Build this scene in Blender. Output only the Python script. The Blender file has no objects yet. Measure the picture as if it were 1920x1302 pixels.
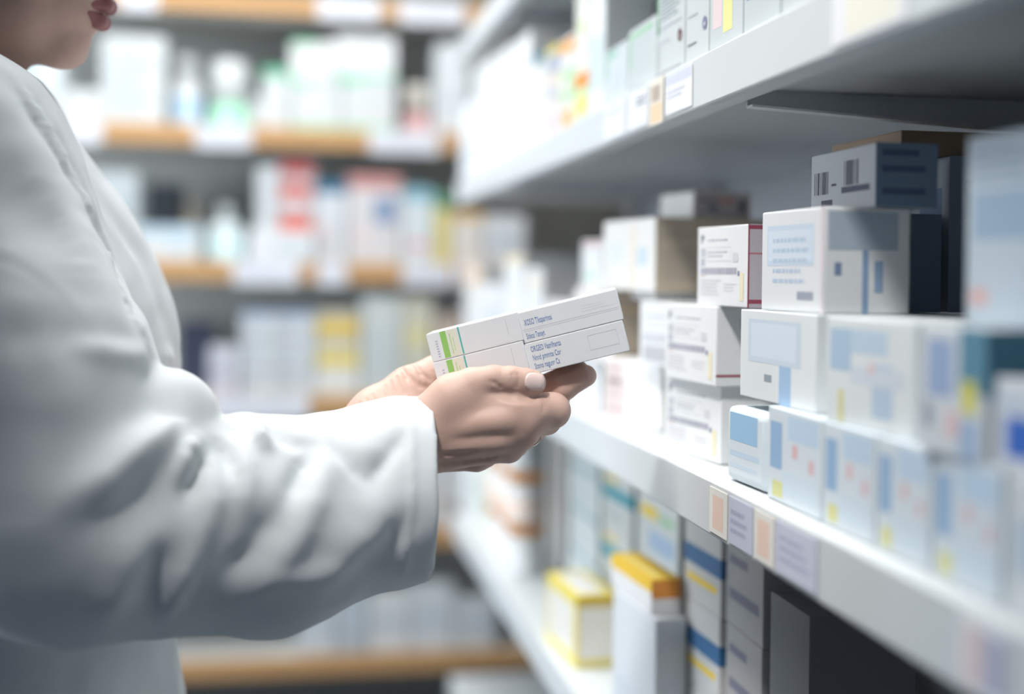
import bpy, bmesh, math, random
import numpy as np
from mathutils import Matrix, Vector
random.seed(7)
C = bpy.context.scene.collection
S = bpy.context.scene
# ------------------------------------------------------------------ camera
F = 2400.0
TH = math.atan(424/F)
RO = math.radians(0.8)
CAM = Vector((0, 0, 1.25))
FW = Vector((math.sin(TH), math.cos(TH), 0))
R0 = Vector((math.cos(TH), -math.sin(TH), 0))
U0 = Vector((0, 0, 1))
RT = R0*math.cos(RO) + U0*math.sin(RO)
UP = U0*math.cos(RO) - R0*math.sin(RO)
camd = bpy.data.cameras.new('camera'); cam = bpy.data.objects.new('camera', camd); C.objects.link(cam)
cam.matrix_world = Matrix(((RT.x, UP.x, -FW.x, CAM.x), (RT.y, UP.y, -FW.y, CAM.y), (RT.z, UP.z, -FW.z, CAM.z), (0, 0, 0, 1)))
camd.sensor_width = 36; camd.lens = 45; camd.shift_y = -135/1920
camd.dof.use_dof = True; camd.dof.focus_distance = 1.118; camd.dof.aperture_fstop = 1.3
camd.clip_start = 0.02
S.camera = cam
def ray(px, py):
    return RT*((px-960)/F) - UP*((py-516)/F) + FW
def P(px, py, d): return CAM + ray(px, py)*d
def onX(px, py, X): r = ray(px, py); return CAM + r*((X-CAM.x)/r.x)
def onY(px, py, Y): r = ray(px, py); return CAM + r*((Y-CAM.y)/r.y)
def onZ(px, py, Z): r = ray(px, py); return CAM + r*((Z-CAM.z)/r.z)
# ------------------------------------------------------------------ materials
MC = {}
def mat(col, rough=0.55, metal=0.0, spec=0.4, emit=None, noise=0.0, scale=30.0, name=None, bump=0.0):
    key = (tuple(col), rough, metal, spec, emit, noise, scale, bump)
    if key in MC: return MC[key]
    m = bpy.data.materials.new(name or 'surface'); m.use_nodes = True
    nt = m.node_tree; b = nt.nodes['Principled BSDF']
    b.inputs['Base Color'].default_value = (*col, 1); b.inputs['Roughness'].default_value = rough
    b.inputs['Metallic'].default_value = metal; b.inputs['Specular IOR Level'].default_value = spec
    if noise or bump:
        tc = nt.nodes.new('ShaderNodeTexCoord'); n = nt.nodes.new('ShaderNodeTexNoise')
        n.inputs['Scale'].default_value = scale; n.inputs['Detail'].default_value = 5
        nt.links.new(tc.outputs['Object'], n.inputs['Vector'])
        if noise:
            mx = nt.nodes.new('ShaderNodeMix'); mx.data_type = 'RGBA'
            mx.inputs[6].default_value = (*[c*(1-noise) for c in col], 1); mx.inputs[7].default_value = (*[min(1, c*(1+noise)) for c in col], 1)
            nt.links.new(n.outputs['Fac'], mx.inputs[0]); nt.links.new(mx.outputs[2], b.inputs['Base Color'])
        if bump:
            bp = nt.nodes.new('ShaderNodeBump'); bp.inputs['Strength'].default_value = bump; bp.inputs['Distance'].default_value = 0.001
            nt.links.new(n.outputs['Fac'], bp.inputs['Height']); nt.links.new(bp.outputs[0], b.inputs['Normal'])
    if emit:
        b.inputs['Emission Color'].default_value = (*col, 1); b.inputs['Emission Strength'].default_value = emit
    MC[key] = m
    return m
def srgb(r, g, b):
    f = lambda c: (c/255/12.92) if c/255 <= .04045 else ((c/255+.055)/1.055)**2.4
    return (round(f(r), 4), round(f(g), 4), round(f(b), 4))
WHITE = (0.80, 0.81, 0.81); CREAM = (0.80, 0.76, 0.70); GREY = (0.33, 0.34, 0.36)
def card(c): return mat(c, 0.5, spec=0.35, noise=0.03, scale=12)
# ------------------------------------------------------------------ mesh helpers
def tag(o, label=None, cat=None, group=None, kind=None):
    if label: o['label'] = label
    if cat: o['category'] = cat
    if group: o['group'] = group
    if kind: o['kind'] = kind
    return o
def empty(name, loc=(0, 0, 0), rz=0):
    o = bpy.data.objects.new(name, None); C.objects.link(o); o.location = loc; o.rotation_euler = (0, 0, rz)
    o.empty_display_size = .05
    return o
def link(name, me, parent=None, M=None):
    o = bpy.data.objects.new(name, me); C.objects.link(o)
    if parent: o.parent = parent
    if M is not None: o.matrix_basis = M
    return o
def finish(bm, name, mats, smooth=False):
    me = bpy.data.meshes.new(name); bm.to_mesh(me); bm.free()
    for m in mats: me.materials.append(m)
    if smooth: me.polygons.foreach_set('use_smooth', [True]*len(me.polygons))
    return me
def bbox(bm, x0, y0, z0, x1, y1, z1, mi=0, bev=0.0, seg=1):
    vs = [bm.verts.new(v) for v in ((x0,y0,z0),(x1,y0,z0),(x1,y1,z0),(x0,y1,z0),(x0,y0,z1),(x1,y0,z1),(x1,y1,z1),(x0,y1,z1))]
    fs = [bm.faces.new([vs[i] for i in f]) for f in ((0,3,2,1),(4,5,6,7),(0,1,5,4),(1,2,6,5),(2,3,7,6),(3,0,4,7))]
    for f in fs: f.material_index = mi
    if bev:
        es = list({e for f in fs for e in f.edges})
        r = bmesh.ops.bevel(bm, geom=es, offset=bev, segments=seg, affect='EDGES', profile=.6)
        for f in r['faces']: f.material_index = mi; f.smooth = seg > 1
    return fs
def boxobj(name, lo, hi, m, parent=None, bev=0.0, seg=1):
    bm = bmesh.new(); bbox(bm, *lo, *hi, 0, bev, seg)
    return link(name, finish(bm, name, [m]), parent)
_tc = {}
def text_polys(s):
    if s in _tc: return _tc[s]
    cu = bpy.data.curves.new('t', 'FONT'); cu.body = s; cu.size = 1; cu.resolution_u = 2
    ob = bpy.data.objects.new('t', cu); C.objects.link(ob)
    bpy.context.view_layer.update()
    me = bpy.data.meshes.new_from_object(ob.evaluated_get(bpy.context.evaluated_depsgraph_get()))
    vs = [v.co.copy() for v in me.vertices]; fs = [list(p.vertices) for p in me.polygons]
    bpy.data.objects.remove(ob); bpy.data.curves.remove(cu); bpy.data.meshes.remove(me)
    _tc[s] = (vs, fs); return _tc[s]
OFF = 0.00010
def facept(face, L, D, H, u, v, o=OFF):
    # u,v in 0..1 on the face, o = height above it
    if face == 'F': return (u*L, -o, v*H)
    if face == 'R': return (L+o, u*D, v*H)
    if face == 'L': return (-o, (1-u)*D, v*H)
    if face == 'T': return (u*L, v*D, H+o)
    if face == 'B': return (u*L, v*D, -o)
def carton_mesh(L, D, H, col, prints=(), texts=(), bev=0.0012, seg=2, rough=.5, flap=True):
    bm = bmesh.new(); mats = [mat(col, rough, spec=.4, noise=.03, scale=12)]; idx = {}
    def mi(c):
        if c not in idx: idx[c] = len(mats); mats.append(mat(c, .5, spec=.35))
        return idx[c]
    bbox(bm, 0, 0, 0, L, D, H, 0, bev, seg)
    for i, (face, u0, v0, u1, v1, c) in enumerate(prints):
        o = OFF + i*0.000002
        vs = [bm.verts.new(facept(face, L, D, H, u, v, o)) for u, v in ((u0, v0), (u1, v0), (u1, v1), (u0, v1))]
        f = bm.faces.new(vs); f.material_index = mi(c)
    for (face, u, v, size, s, c, *xs) in texts:
        xs = xs[0] if xs else 1.0
        pv, pf = text_polys(s); k = mi(c)
        fl, fh = (L, H) if face == 'F' else (D, H)
        nv = [bm.verts.new(facept(face, L, D, H, u + q.x*size*xs/fl, v + q.y*size/fh, OFF+.00016)) for q in pv]
        for p in pf:
            try: f = bm.faces.new([nv[i] for i in p]); f.material_index = k
            except ValueError: pass
    return finish(bm, 'carton', mats)
def carton(name, label, cat, A, B, z0, z1, D, col, prints=(), texts=(), group=None, **kw):
    """A,B = plan points of the front face's two ends (left, right seen from the front)"""
    A = Vector((A[0], A[1])); B = Vector((B[0], B[1])); d = B-A; L = d.length
    me = carton_mesh(L, D, z1-z0, col, prints, texts, **kw)
    o = link(name, me); o.location = (A.x, A.y, z0); o.rotation_euler = (0, 0, math.atan2(d.y, d.x))
    tag(o, label, cat, group); return o
def lathe(prof, mis=None, n=32):
    """prof = [(r,z)], mis = material index per segment"""
    bm = bmesh.new(); rings = []
    for r, z in prof:
        if r < 1e-6: rings.append([bm.verts.new((0, 0, z))])
        else: rings.append([bm.verts.new((r*math.cos(2*math.pi*i/n), r*math.sin(2*math.pi*i/n), z)) for i in range(n)])
    for k in range(len(prof)-1):
        a, b = rings[k], rings[k+1]
        for i in range(n):
            j = (i+1) % n
            if len(a) == 1 and len(b) == 1: continue
            if len(a) == 1: f = bm.faces.new((a[0], b[j], b[i]))
            elif len(b) == 1: f = bm.faces.new((a[i], a[j], b[0]))
            else: f = bm.faces.new((a[i], a[j], b[j], b[i]))
            f.smooth = True
            if mis: f.material_index = mis[k]
    return bm
def bottle(name, label, cat, loc, r, h, body, cap, band=None, group=None, capfrac=.28, neck=.62):
    root = empty(name, loc); tag(root, label, cat, group)
    hb = h*(1-capfrac)
    m = [mat(body, .35, spec=.5), mat(band or body, .4)]
    bm = lathe([(0, 0), (r*.94, 0), (r, r*.08), (r, hb*.12), (r, hb*.12), (r, hb*.62), (r, hb*.62), (r, hb*.82), (r*.93, hb*.92), (r*neck, hb), (0, hb)], [0,0,0,0,1,0,0,0,0,0])
    link('bottle_body', finish(bm, 'bottle_body', m), root)
    rc = r*max(neck*1.15, .2)
    bm = lathe([(0, hb-.001), (rc, hb-.001), (rc, h*.97), (rc*.93, h), (0, h)], None)
    link('cap', finish(bm, 'cap', [mat(cap, .4)]), root)
    return root
# printed designs: lists of (face,u0,v0,u1,v1,colour)
def lines(face, u0, v0, u1, v1, n, c, frac=.4, rag=True, rnd=None):
    rnd = rnd or random; out = []
    for i in range(n):
        y = v0 + (v1-v0)*(i+.5)/n; h = (v1-v0)/n*frac
        e = u1 - (rnd.random()*.35*(u1-u0) if rag else 0)
        out.append((face, u0, y-h/2, e, y+h/2, c))
    return out
def words(face, u0, v0, u1, v1, n, c, frac=.45):
    out = []
    for i in range(n):
        y = v0 + (v1-v0)*(i+.5)/n; h = (v1-v0)/n*frac; x = u0; end = u1-random.random()*.3*(u1-u0)
        while x < end:
            w = (u1-u0)*random.uniform(.05, .16); out.append((face, x, y-h/2, min(x+w, end), y+h/2, c)); x += w + (u1-u0)*.025
    return out
def barcode(face, u0, v0, u1, v1, c, n=14):
    out = []; x = u0; w = (u1-u0)/n
    for i in range(n):
        out.append((face, x, v0, x+w*random.choice((.3, .45, .7)), v1, c)); x += w
    return out
def frame(face, u0, v0, u1, v1, c, t=.006, tv=.015):
    return [(face, u0, v0, u1, v0+tv, c), (face, u0, v1-tv, u1, v1, c), (face, u0, v0, u0+t, v1, c), (face, u1-t, v0, u1, v1, c)]
INK = (.10, .11, .16); LINK = (.42, .43, .48); BLUE = (.06, .16, .45); PBLUE = (.38, .56, .76); TEAL = (.02, .30, .38); YEL = (.85, .60, .05); GRN = (.22, .62, .30)
RED = (.62, .08, .07); ORG = (.85, .30, .05); PINK = (.75, .35, .38); TAN = (.50, .40, .30)
# ------------------------------------------------------------------ room
wallm = mat((.45, .47, .49), .8, noise=.04, scale=3, name='painted wall')
darkw = mat((.12, .17, .26), .8, noise=.05, scale=3, name='dark painted wall')
def slab(name, lo, hi, m):
    o = boxobj(name, lo, hi, m); tag(o, kind='structure'); return o
XL, XR, YN, YF, ZC = -2.6, 1.02, -2.2, 3.72, 2.9
def floor_mat():
    m = bpy.data.materials.new('floor tile'); m.use_nodes = True; nt = m.node_tree; b = nt.nodes['Principled BSDF']
    t = nt.nodes.new('ShaderNodeTexBrick'); tc = nt.nodes.new('ShaderNodeTexCoord'); t.offset = 0
    t.inputs['Color1'].default_value = (.13, .16, .20, 1); t.inputs['Color2'].default_value = (.16, .19, .23, 1); t.inputs['Mortar'].default_value = (.3, .3, .3, 1)
    t.inputs['Scale'].default_value = 1; t.inputs['Brick Width'].default_value = .45; t.inputs['Row Height'].default_value = .45; t.inputs['Mortar Size'].default_value = .004
    nt.links.new(tc.outputs['Object'], t.inputs['Vector']); nt.links.new(t.outputs['Color'], b.inputs['Base Color']); b.inputs['Roughness'].default_value = .3
    return m
slab('floor', (XL-.1, YN-.1, -.1), (XR+.1, YF+.1, 0), floor_mat())
slab('ceiling', (XL-.1, YN-.1, ZC), (XR+.1, YF+.1, ZC+.1), wallm)
slab('wall_left', (XL-.1, YN, 0), (XL, YF, ZC), wallm)
slab('wall_right', (XR, YN, 0), (XR+.1, YF, ZC), wallm)
slab('wall_back', (XL-.1, YF, 0), (XR+.1, YF+.1, ZC), wallm)
slab('wall_front', (XL-.1, YN-.1, 0), (XR+.1, YN, ZC), darkw)
# ceiling lamps
def lamp(x, y, sx, sy, power, label, col=(1, .985, .96)):
    r = empty('ceiling_light', (x, y, ZC)); tag(r, label, 'ceiling light', 'ceiling light panels')
    bm = bmesh.new()
    t = .03
    for a in ((-sx/2-t, -sy/2-t, -.03, sx/2+t, -sy/2, 0), (-sx/2-t, sy/2, -.03, sx/2+t, sy/2+t, 0), (-sx/2-t, -sy/2, -.03, -sx/2, sy/2, 0), (sx/2, -sy/2, -.03, sx/2+t, sy/2, 0)): bbox(bm, *a)
    link('lamp_frame', finish(bm, 'lamp_frame', [mat((.7, .7, .7), .4)]), r)
    d = boxobj('diffuser', (-sx/2, -sy/2, -.012), (sx/2, sy/2, -.004), mat((1, 1, 1), .5, emit=2.0), r)
    l = bpy.data.lights.new('lamp_tube', 'AREA'); l.shape = 'RECTANGLE'; l.size = sx; l.size_y = sy; l.energy = power; l.color = col
    lo = bpy.data.objects.new('lamp_tube', l); C.objects.link(lo); lo.parent = r; lo.location = (0, 0, -.035)
LAMPS = [(-.4, 2.25, 1.5, 1.2, 18.5, 'square ceiling light panel at the far end of the aisle'),
         (-.0, 1.3, .6, .8, 3.0, 'ceiling light panel above the hands and the open shelves')]
for a in LAMPS: lamp(*a)
# unseen spotlight, added for frontal light on the hands and open shelf
sr = empty('added_spotlight', (-.45, .15, ZC)); tag(sr, 'added round ceiling spotlight brightening the hands and open shelves', 'spotlight')
aim = (Vector((.30, 1.08, 1.08))-Vector((-.45, .15, ZC-.12))).normalized(); rq = (-aim).to_track_quat('Z', 'Y').to_matrix().to_4x4()
bm = lathe([(.0, .0), (.05, .0), (.05, .008), (.012, .012), (.012, .05), (0, .05)]); 
for v in bm.verts: v.co.z = -v.co.z
bmesh.ops.recalc_face_normals(bm, faces=bm.faces); link('added_spot_rose', finish(bm, 'added_spot_rose', [mat((.7, .7, .7), .4)]), sr)
bm = lathe([(0, .07), (.05, .07), (.065, .05), (.07, -.05), (.064, -.05), (.058, .04), (0, .045)])
hd = link('added_spot_head', finish(bm, 'added_spot_head', [mat((.7, .7, .7), .4)]), sr, Matrix.Translation((0, 0, -.10)) @ rq)
sl = bpy.data.lights.new('added_spot_bulb', 'SPOT'); sl.energy = 98; sl.spot_size = math.radians(31); sl.spot_blend = 1.0; sl.shadow_soft_size = .11; sl.color = (1, .985, .96)
so = bpy.data.objects.new('added_spot_bulb', sl); C.objects.link(so); so.parent = sr; so.matrix_basis = Matrix.Translation(Vector((0, 0, -.10))+aim*.06) @ rq
# unseen window added in the left wall to light shelf fronts and undersides
winm = mat((.8, .8, .8), .5)
wf = empty('added_window_1', (XL, 2.45, 1.25)); tag(wf, kind='structure')
bm = bmesh.new()
for a in ((0, -.85, -.75, .05, .85, -.68), (0, -.85, .68, .05, .85, .75), (0, -.85, -.68, .05, -.78, .68), (0, .78, -.68, .05, .85, .68), (0, -.03, -.68, .05, .03, .68)): bbox(bm, *a)
link('added_window_frame', finish(bm, 'added_window_frame', [winm]), wf)
boxobj('added_window_pane', (.005, -.78, -.68), (.012, .78, .68), mat((.85, .93, 1.0), .3, emit=1.5), wf)
wl = bpy.data.lights.new('added_side_light', 'AREA'); wl.shape = 'RECTANGLE'; wl.size = 1.3; wl.size_y = 1.5; wl.energy = 30; wl.color = (.78, .89, 1.0)
wo = bpy.data.objects.new('added_side_light', wl); C.objects.link(wo); wo.parent = wf; wo.location = (.07, 0, 0); wo.rotation_euler = (0, math.radians(-90), 0)
# ------------------------------------------------------------------ right-hand metal shelving
XF = 0.374; XB = 0.80; YE = onX(858, 400, XF).y; YS = -.35
steel = mat((.66, .69, .70), .42, spec=.5, noise=.02, scale=4, name='white enamelled steel')
steel2 = mat((.30, .31, .33), .6, spec=.4, name='grey steel back')
unitR = empty('metal_shelving_unit', (XF, (YS+YE)/2, 0))
tag(unitR, 'white enamelled metal shelving running along the right side of the aisle', 'shelving unit')
UY = (YS+YE)/2
def rp(name, lo, hi, m, parent=unitR, bev=0):
    return boxobj(name, (lo[0]-XF, lo[1]-UY, lo[2]), (hi[0]-XF, hi[1]-UY, hi[2]), m, parent, bev)
HS = {'s0': 1.714, 's1': 1.406, 's2': 1.0244, 's3': .671, 's4': .31}   # undersides of the front rails
ST = {}
for k, zb in HS.items():
    sh = rp('shelf_board', (XF+.004, YS, zb+.012), (XB, YE, zb+.0465), steel)
    ST[k] = zb+.047
    bm = bmesh.new()
    bbox(bm, 0-.004, YS-UY, zb, .010-.004, YE-UY, zb+.047, 0, .0015, 2)
    bbox(bm, 0.004, YS-UY, zb, .022, YE-UY, zb+.003, 0)
    link('price_rail', finish(bm, 'price_rail', [steel]), sh)
    # tapered brackets
    for yb in (onX(1340, 200, XF).y, onX(1340, 200, XF).y+1.2):
        if yb > YE: continue
        bm = bmesh.new()
        a, b = .03, XB-XF-.01; t = .0015; z1 = zb+.012
        vs = [(a, -t, z1), (b, -t, z1), (b, -t, z1-.034), (a, -t, z1-.014)]
        v1 = [bm.verts.new((x, yb-UY+y, z)) for x, y, z in vs]; v2 = [bm.verts.new((x, yb-UY+.003, z)) for x, y, z in vs]
        bm.faces.new(v1); bm.faces.new(v2[::-1])
        for i in range(4): bm.faces.new((v1[(i+1) % 4], v1[i], v2[i], v2[(i+1) % 4]))
        # folded lower flange
        w = .014
        f1 = [bm.verts.new((x, yb-UY+y, z)) for x, y, z in ((a, -w, z1-.014), (b, -w, z1-.034), (b, 0, z1-.034), (a, 0, z1-.014))]
        f2 = [bm.verts.new((v.co.x, v.co.y, v.co.z-.002)) for v in f1]
        bm.faces.new(f1); bm.faces.new(f2[::-1])
        for i in range(4): bm.faces.new((f1[i], f2[i], f2[(i+1) % 4], f1[(i+1) % 4]))
        bmesh.ops.recalc_face_normals(bm, faces=bm.faces)
        link('bracket', finish(bm, 'bracket', [mat((.88, .90, .92), .35, spec=.5)]), unitR)
rp('back_panel', (XB, YS, .02), (XB+.012, YE, 2.2), steel2)
for y in (YS, onX(1340, 200, XF).y, onX(1340, 200, XF).y+1.2, YE-.03):
    rp('upright_post', (XB-.03, y, 0), (XB+.02, y+.03, 2.25), steel2)
rp('kick_plate', (XF+.02, YS, 0), (XB, YE, .08), steel)
# price labels on the rails
def raillabel(label, px0, px1, key, prints, col, texts=(), z0=.004, z1=.043, X=XF-.0052, th=.0008, group='price labels on the white shelf rails'):
    zb = HS[key]; z = zb+.02
    yy = [onX(p, 300, X) for p in (px0, px1)]
    # solve y for the wanted px at rail height
    def yat(px):
        py = 300
        for _ in range(6):
            q = onX(px, py, X); t = (q-CAM).dot(FW); r = (Vector((X, q.y, z))-CAM); t = r.dot(FW); py = 516 - r.dot(UP)/t*F
        return onX(px, py, X).y
    A = (X, yat(px0)); B = (X, yat(px1))
    return carton('price_label', label, 'price label', A, B, zb+z0, zb+z1, th, col, prints, texts, group, bev=0.0, seg=1)
LAV = (.62, .64, .76); PAPER = (.84, .85, .87)
raillabel('white blank price label on the upper rail, left of the barcode ticket', 1133, 1172, 's1', words('F', .1, .6, .8, .9, 2, (.6, .6, .66)), PAPER)
raillabel('wide pale price label on the upper rail with tiny print beside an orange ticket', 1176, 1214, 's1', words('F', .45, .55, .95, .85, 2, INK), PAPER)
raillabel('small orange and cream barcode ticket on the upper rail', 1218, 1243, 's1', [('F', .1, .05, .9, .45, (.85, .62, .42))]+barcode('F', .15, .5, .85, .85, (.30, .20, .15), 8), (.86, .80, .70), z0=-.001, z1=.046, X=XF-.0062)
raillabel('lavender price label with a blue header on the upper rail, nearest the sharp tall carton', 1247, 1297, 's1', [('F', .02, .72, .98, .97, (.66, .69, .80))]+words('F', .1, .35, .8, .6, 2, (.55, .57, .68)), PAPER)
raillabel('cream and orange ticket on the lower rail, farther of the two', 1330, 1362, 's2', [('F', .2, .12, .8, .85, (.88, .66, .55))], (.86, .84, .78))
raillabel('lavender label on the lower rail between two orange tickets', 1366, 1410, 's2', words('F', .1, .2, .9, .8, 3, (.45, .47, .60)), LAV)
raillabel('cream and orange ticket on the lower rail, nearer of the two', 1413, 1450, 's2', [('F', .2, .12, .8, .85, (.88, .66, .55))], (.86, .84, .78))
raillabel('wide lavender label on the lower rail right of the orange tickets', 1454, 1530, 's2', words('F', .1, .2, .9, .8, 3, (.45, .47, .60)), LAV)
raillabel('pinkish label at the near right end of the lower rail', 1800, 1890, 's2', [('F', .1, .1, .5, .9, (.75, .62, .62)), ('F', .5, .1, .95, .9, (.45, .47, .60))], PAPER)
raillabel('cream label at the near right end of the upper rail', 1560, 1700, 's1', [('F', .2, .1, .9, .9, (.86, .84, .72))], PAPER)

# ------------------------------------------------------------------ cartons on the metal shelving
def rbox(label, pxA, XA, pxB, XBx, py, z0, z1, D, col, prints=(), texts=(), name='medicine_box', cat='box', group=None, **kw):
    A = onX(pxA, py, XA); B = onX(pxB, py, XBx)
    return carton(name, label, cat, (A.x, A.y), (B.x, B.y), z0, z1, D, col, prints, texts, group, **kw)
Z1 = ST['s2']+.0003; Z2 = Z1+.075; Z3 = Z2+.0765; Z4 = Z3+.0765; g = .0004
def lab(shade=0):
    p = words('F', .22, .80, .80, .85, 1, LINK) + [('F', .07, .79, .11, .87, LINK), ('F', .07, .62, .17, .73, (.55, .56, .60))]
    p += frame('F', .20, .56, .68, .74, (.62, .62, .66), .004, .008) + [('F', .07, .50, .16, .60, (.50, .51, .56))]
    p += words('F', .22, .60, .62, .70, 2, LINK, .35) + [('F', .07, .40, .80, .48, (.50, .50, .56))] + barcode('F', .08, .40, .80, .48, (.35, .36, .42), 18)
    p += [('F', .07, .375, .18, .382, RED)] + words('F', .07, .12, .50, .34, 5, (.55, .52, .58), .3) + words('F', .55, .18, .8, .3, 3, (.68, .66, .70), .3)
    p += [('F', .86, .08, .93, .42, (.85, .77, .55)), ('F', .72, .55, .82, .66, (.66, .67, .70)), ('F', .82, .38, .85, .44, (.2, .2, .35))]
    return p
T = [('F', .07, .84, .0075, 'Mil', (.15, .16, .22))]
side = lambda c=(.40, .36, .40), r=(.30, .06, .10): [('R', .0, .06, 1, .09, r)]
rbox('white medicine carton with lot print, bottom of the sharp stack of three', 1247, .3925, 1352, .4106, 760, Z1, Z2-g, .115, WHITE, lab(), T, group=None)
rbox('white medicine carton with maroon line on its side, middle of the sharp stack of three', 1247, .388, 1343, .402, 640, Z2, Z3-g, .12, WHITE, lab()+[('R', 0, .12, 1, .15, (.35, .08, .12)), ('R', .2, .72, .6, .86, (.66, .66, .68))], T)
rbox('white medicine carton with maroon edged side, top of the sharp stack of three', 1308, .400, 1402, .410, 490, Z3, Z4-.0006, .078, WHITE, lab()+[('R', 0, 0, 1, 1, (.46, .43, .47)), ('R', 0, .05, 1, .10, (.30, .06, .10)), ('R', 0, .94, 1, .99, (.30, .06, .10)), ('R', 0, .64, 1, .66, (.45, .15, .2)), ('R', .0, 0, .02, 1, (.30, .06, .10))], T)
rbox('white carton with pink swirl on its left, standing on the shelf edge', 1131, .392, 1240, .428, 730, Z1, Z1+.078, .1, (.80, .79, .78),
     [('F', .05, .04, .34, .96, (.72, .60, .57)), ('F', .34, .04, .40, .7, (.72, .60, .57)), ('F', .08, .60, .32, .68, (.36, .26, .26)), ('F', .08, .18, .40, .22, (.4, .3, .32)), ('F', .52, .14, .55, .34, (.3, .3, .4))] + words('F', .10, .36, .34, .54, 3, (.55, .42, .42), .25) + frame('F', .5, .35, .75, .62, (.66, .66, .68), .004, .01) + frame('F', .62, .55, .85, .82, (.66, .66, .68), .004, .01), bev=.004, seg=3)
rbox('plain white carton left of the pink swirl carton', 1072, .402, 1124, .408, 720, Z1, Z1+.066, .12, WHITE, words('F', .3, .3, .8, .6, 2, (.6, .65, .68)))
rbox('white carton with faded barcode, above the pink swirl carton', 1200, .405, 1264, .420, 600, Z1+.0785, Z3-.001, .13, WHITE, words('F', .15, .74, .85, .80, 1, LINK)+[('F', .1, .35, .8, .5, (.6, .6, .64))]+words('F', .15, .55, .85, .7, 3, (.66, .66, .70), .3)+[('F', .12, .06, .8, .3, (.50, .50, .53))]+frame('R', .02, .05, .98, .98, (.10, .10, .11), .004, .012))
rbox('tan sided carton with an orange line, on the far end of the second layer', 1076, .395, 1147, .405, 590, Z1+.067, Z1+.067+.096, .14, (.80, .76, .73), [('F', .1, .3, .8, .6, (.8, .66, .62)), ('R', 0, 0, 1, 1, (.55, .47, .38)), ('R', 0, .70, 1, .74, (.75, .55, .32)), ('R', .05, .86, .95, .9, (.45, .38, .3))])
rbox('large cream carton with tan cardboard side, left of the sharp stack', 1132, .400, 1229, .418, 470, Z3+.010, Z3+.096, .14, (.82, .80, .76), [('F', .58, .02, .61, .9, (.85, .62, .40)), ('F', .66, .35, .86, .6, (.60, .70, .74)), ('F', .1, .4, .4, .7, (.74, .78, .78)), ('R', 0, 0, 1, 1, (.64, .55, .43)), ('R', .08, .15, .92, .6, (.56, .49, .40)), ('R', .06, .72, .94, .80, (.56, .49, .40))])
rbox('white shallow support carton under the large cream carton', 1150, .43, 1228, .43, 520, Z3-.0005, Z3+.0095, .10, (.75, .74, .72), [('F', .1, .3, .9, .6, (.6, .6, .62))])
rbox('small white carton left of the large cream carton with green print', 1091, .41, 1130, .415, 470, Z1+.1635, Z1+.228, .1, WHITE, [('F', .2, .15, .7, .3, (.45, .7, .6)), ('F', .1, .85, .9, .97, (.7, .5, .5))])
rbox('flat grey sided carton lying on top of the large cream carton', 1238, .455, 1300, .468, 390, Z3+.0965, Z3+.128, .075, (.66, .64, .62), [('R', 0, 0, 1, 1, (.60, .55, .54)), ('R', .08, .62, .42, .74, (.20, .20, .24)), ('R', .42, .62, .72, .76, (.55, .22, .16)), ('R', .24, .30, .44, .48, (.12, .18, .28)), ('R', .78, .25, .92, .75, (.2, .2, .2))])
def bluep(rnd=0):
    return [('F', .10, .45, .85, .85, (.58, .68, .80)), ('F', .12, .50, .83, .80, (.66, .74, .83))] + words('F', .2, .25, .8, .75, 5, (.48, .58, .72), .4) + \
        [('F', .6, .12, .85, .2, (.35, .38, .45)), ('R', .05, .60, .85, .96, (.42, .49, .58)), ('R', .44, 0, .51, .6, (.26, .38, .56)), ('R', .12, .36, .2, .48, (.2, .28, .42)), ('R', .58, .2, .68, .5, (.30, .42, .60)), ('F', .95, .0, 1, 1, (.72, .66, .68))]
rbox('pale blue printed carton on the third layer, right of the sharp stack', 1428, .402, 1545, .410, 480, Z3, Z4+.007, .075, (.76, .78, .80), bluep(), bev=.002)
rbox('white carton with blue panel on the second layer, right of the sharp stack', 1388, .396, 1530, .402, 670, Z2, Z3-g, .14, (.76, .79, .80), [('F', .12, .42, .82, .90, (.60, .69, .78)), ('F', .16, .48, .76, .86, (.68, .75, .84)), ('F', .55, 0, .70, .42, (.38, .54, .74)), ('F', .35, .22, .45, .3, (.3, .35, .4))])
rbox('big white and blue carton on the second layer, below the dark gap', 1551, .393, 1715, .400, 660, Z2, Z3-g, .15, (.74, .78, .79), [('F', .04, .5, .3, .9, (.42, .56, .70)), ('F', .30, .68, .72, .9, (.52, .64, .76)), ('F', .55, .12, .78, .60, (.48, .60, .73)), ('F', .3, .4, .9, .56, (.64, .70, .77)), ('F', .15, .02, .22, .32, (.68, .66, .34)), ('F', .5, .5, .58, .60, (.72, .58, .60))])
rbox('nearest second layer carton with yellow dot and teal print', 1728, .385, 1850, .390, 690, Z2, Z3-g, .19, (.66, .70, .73), [('R', 0, .5, 1, 1, (.08, .22, .32)), ('F', .1, .45, .5, .9, (.32, .42, .62)), ('F', .6, .5, 1, 1, (.10, .26, .36)), ('F', .65, .35, .85, .6, (.70, .65, .08)), ('F', .05, .2, .2, .4, (.35, .38, .45)), ('F', .4, .15, .6, .35, (.75, .55, .55)), ('R', .05, .2, .25, .5, (.70, .65, .08)), ('F', .6, 0, .9, .3, (.38, .50, .68))])
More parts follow.
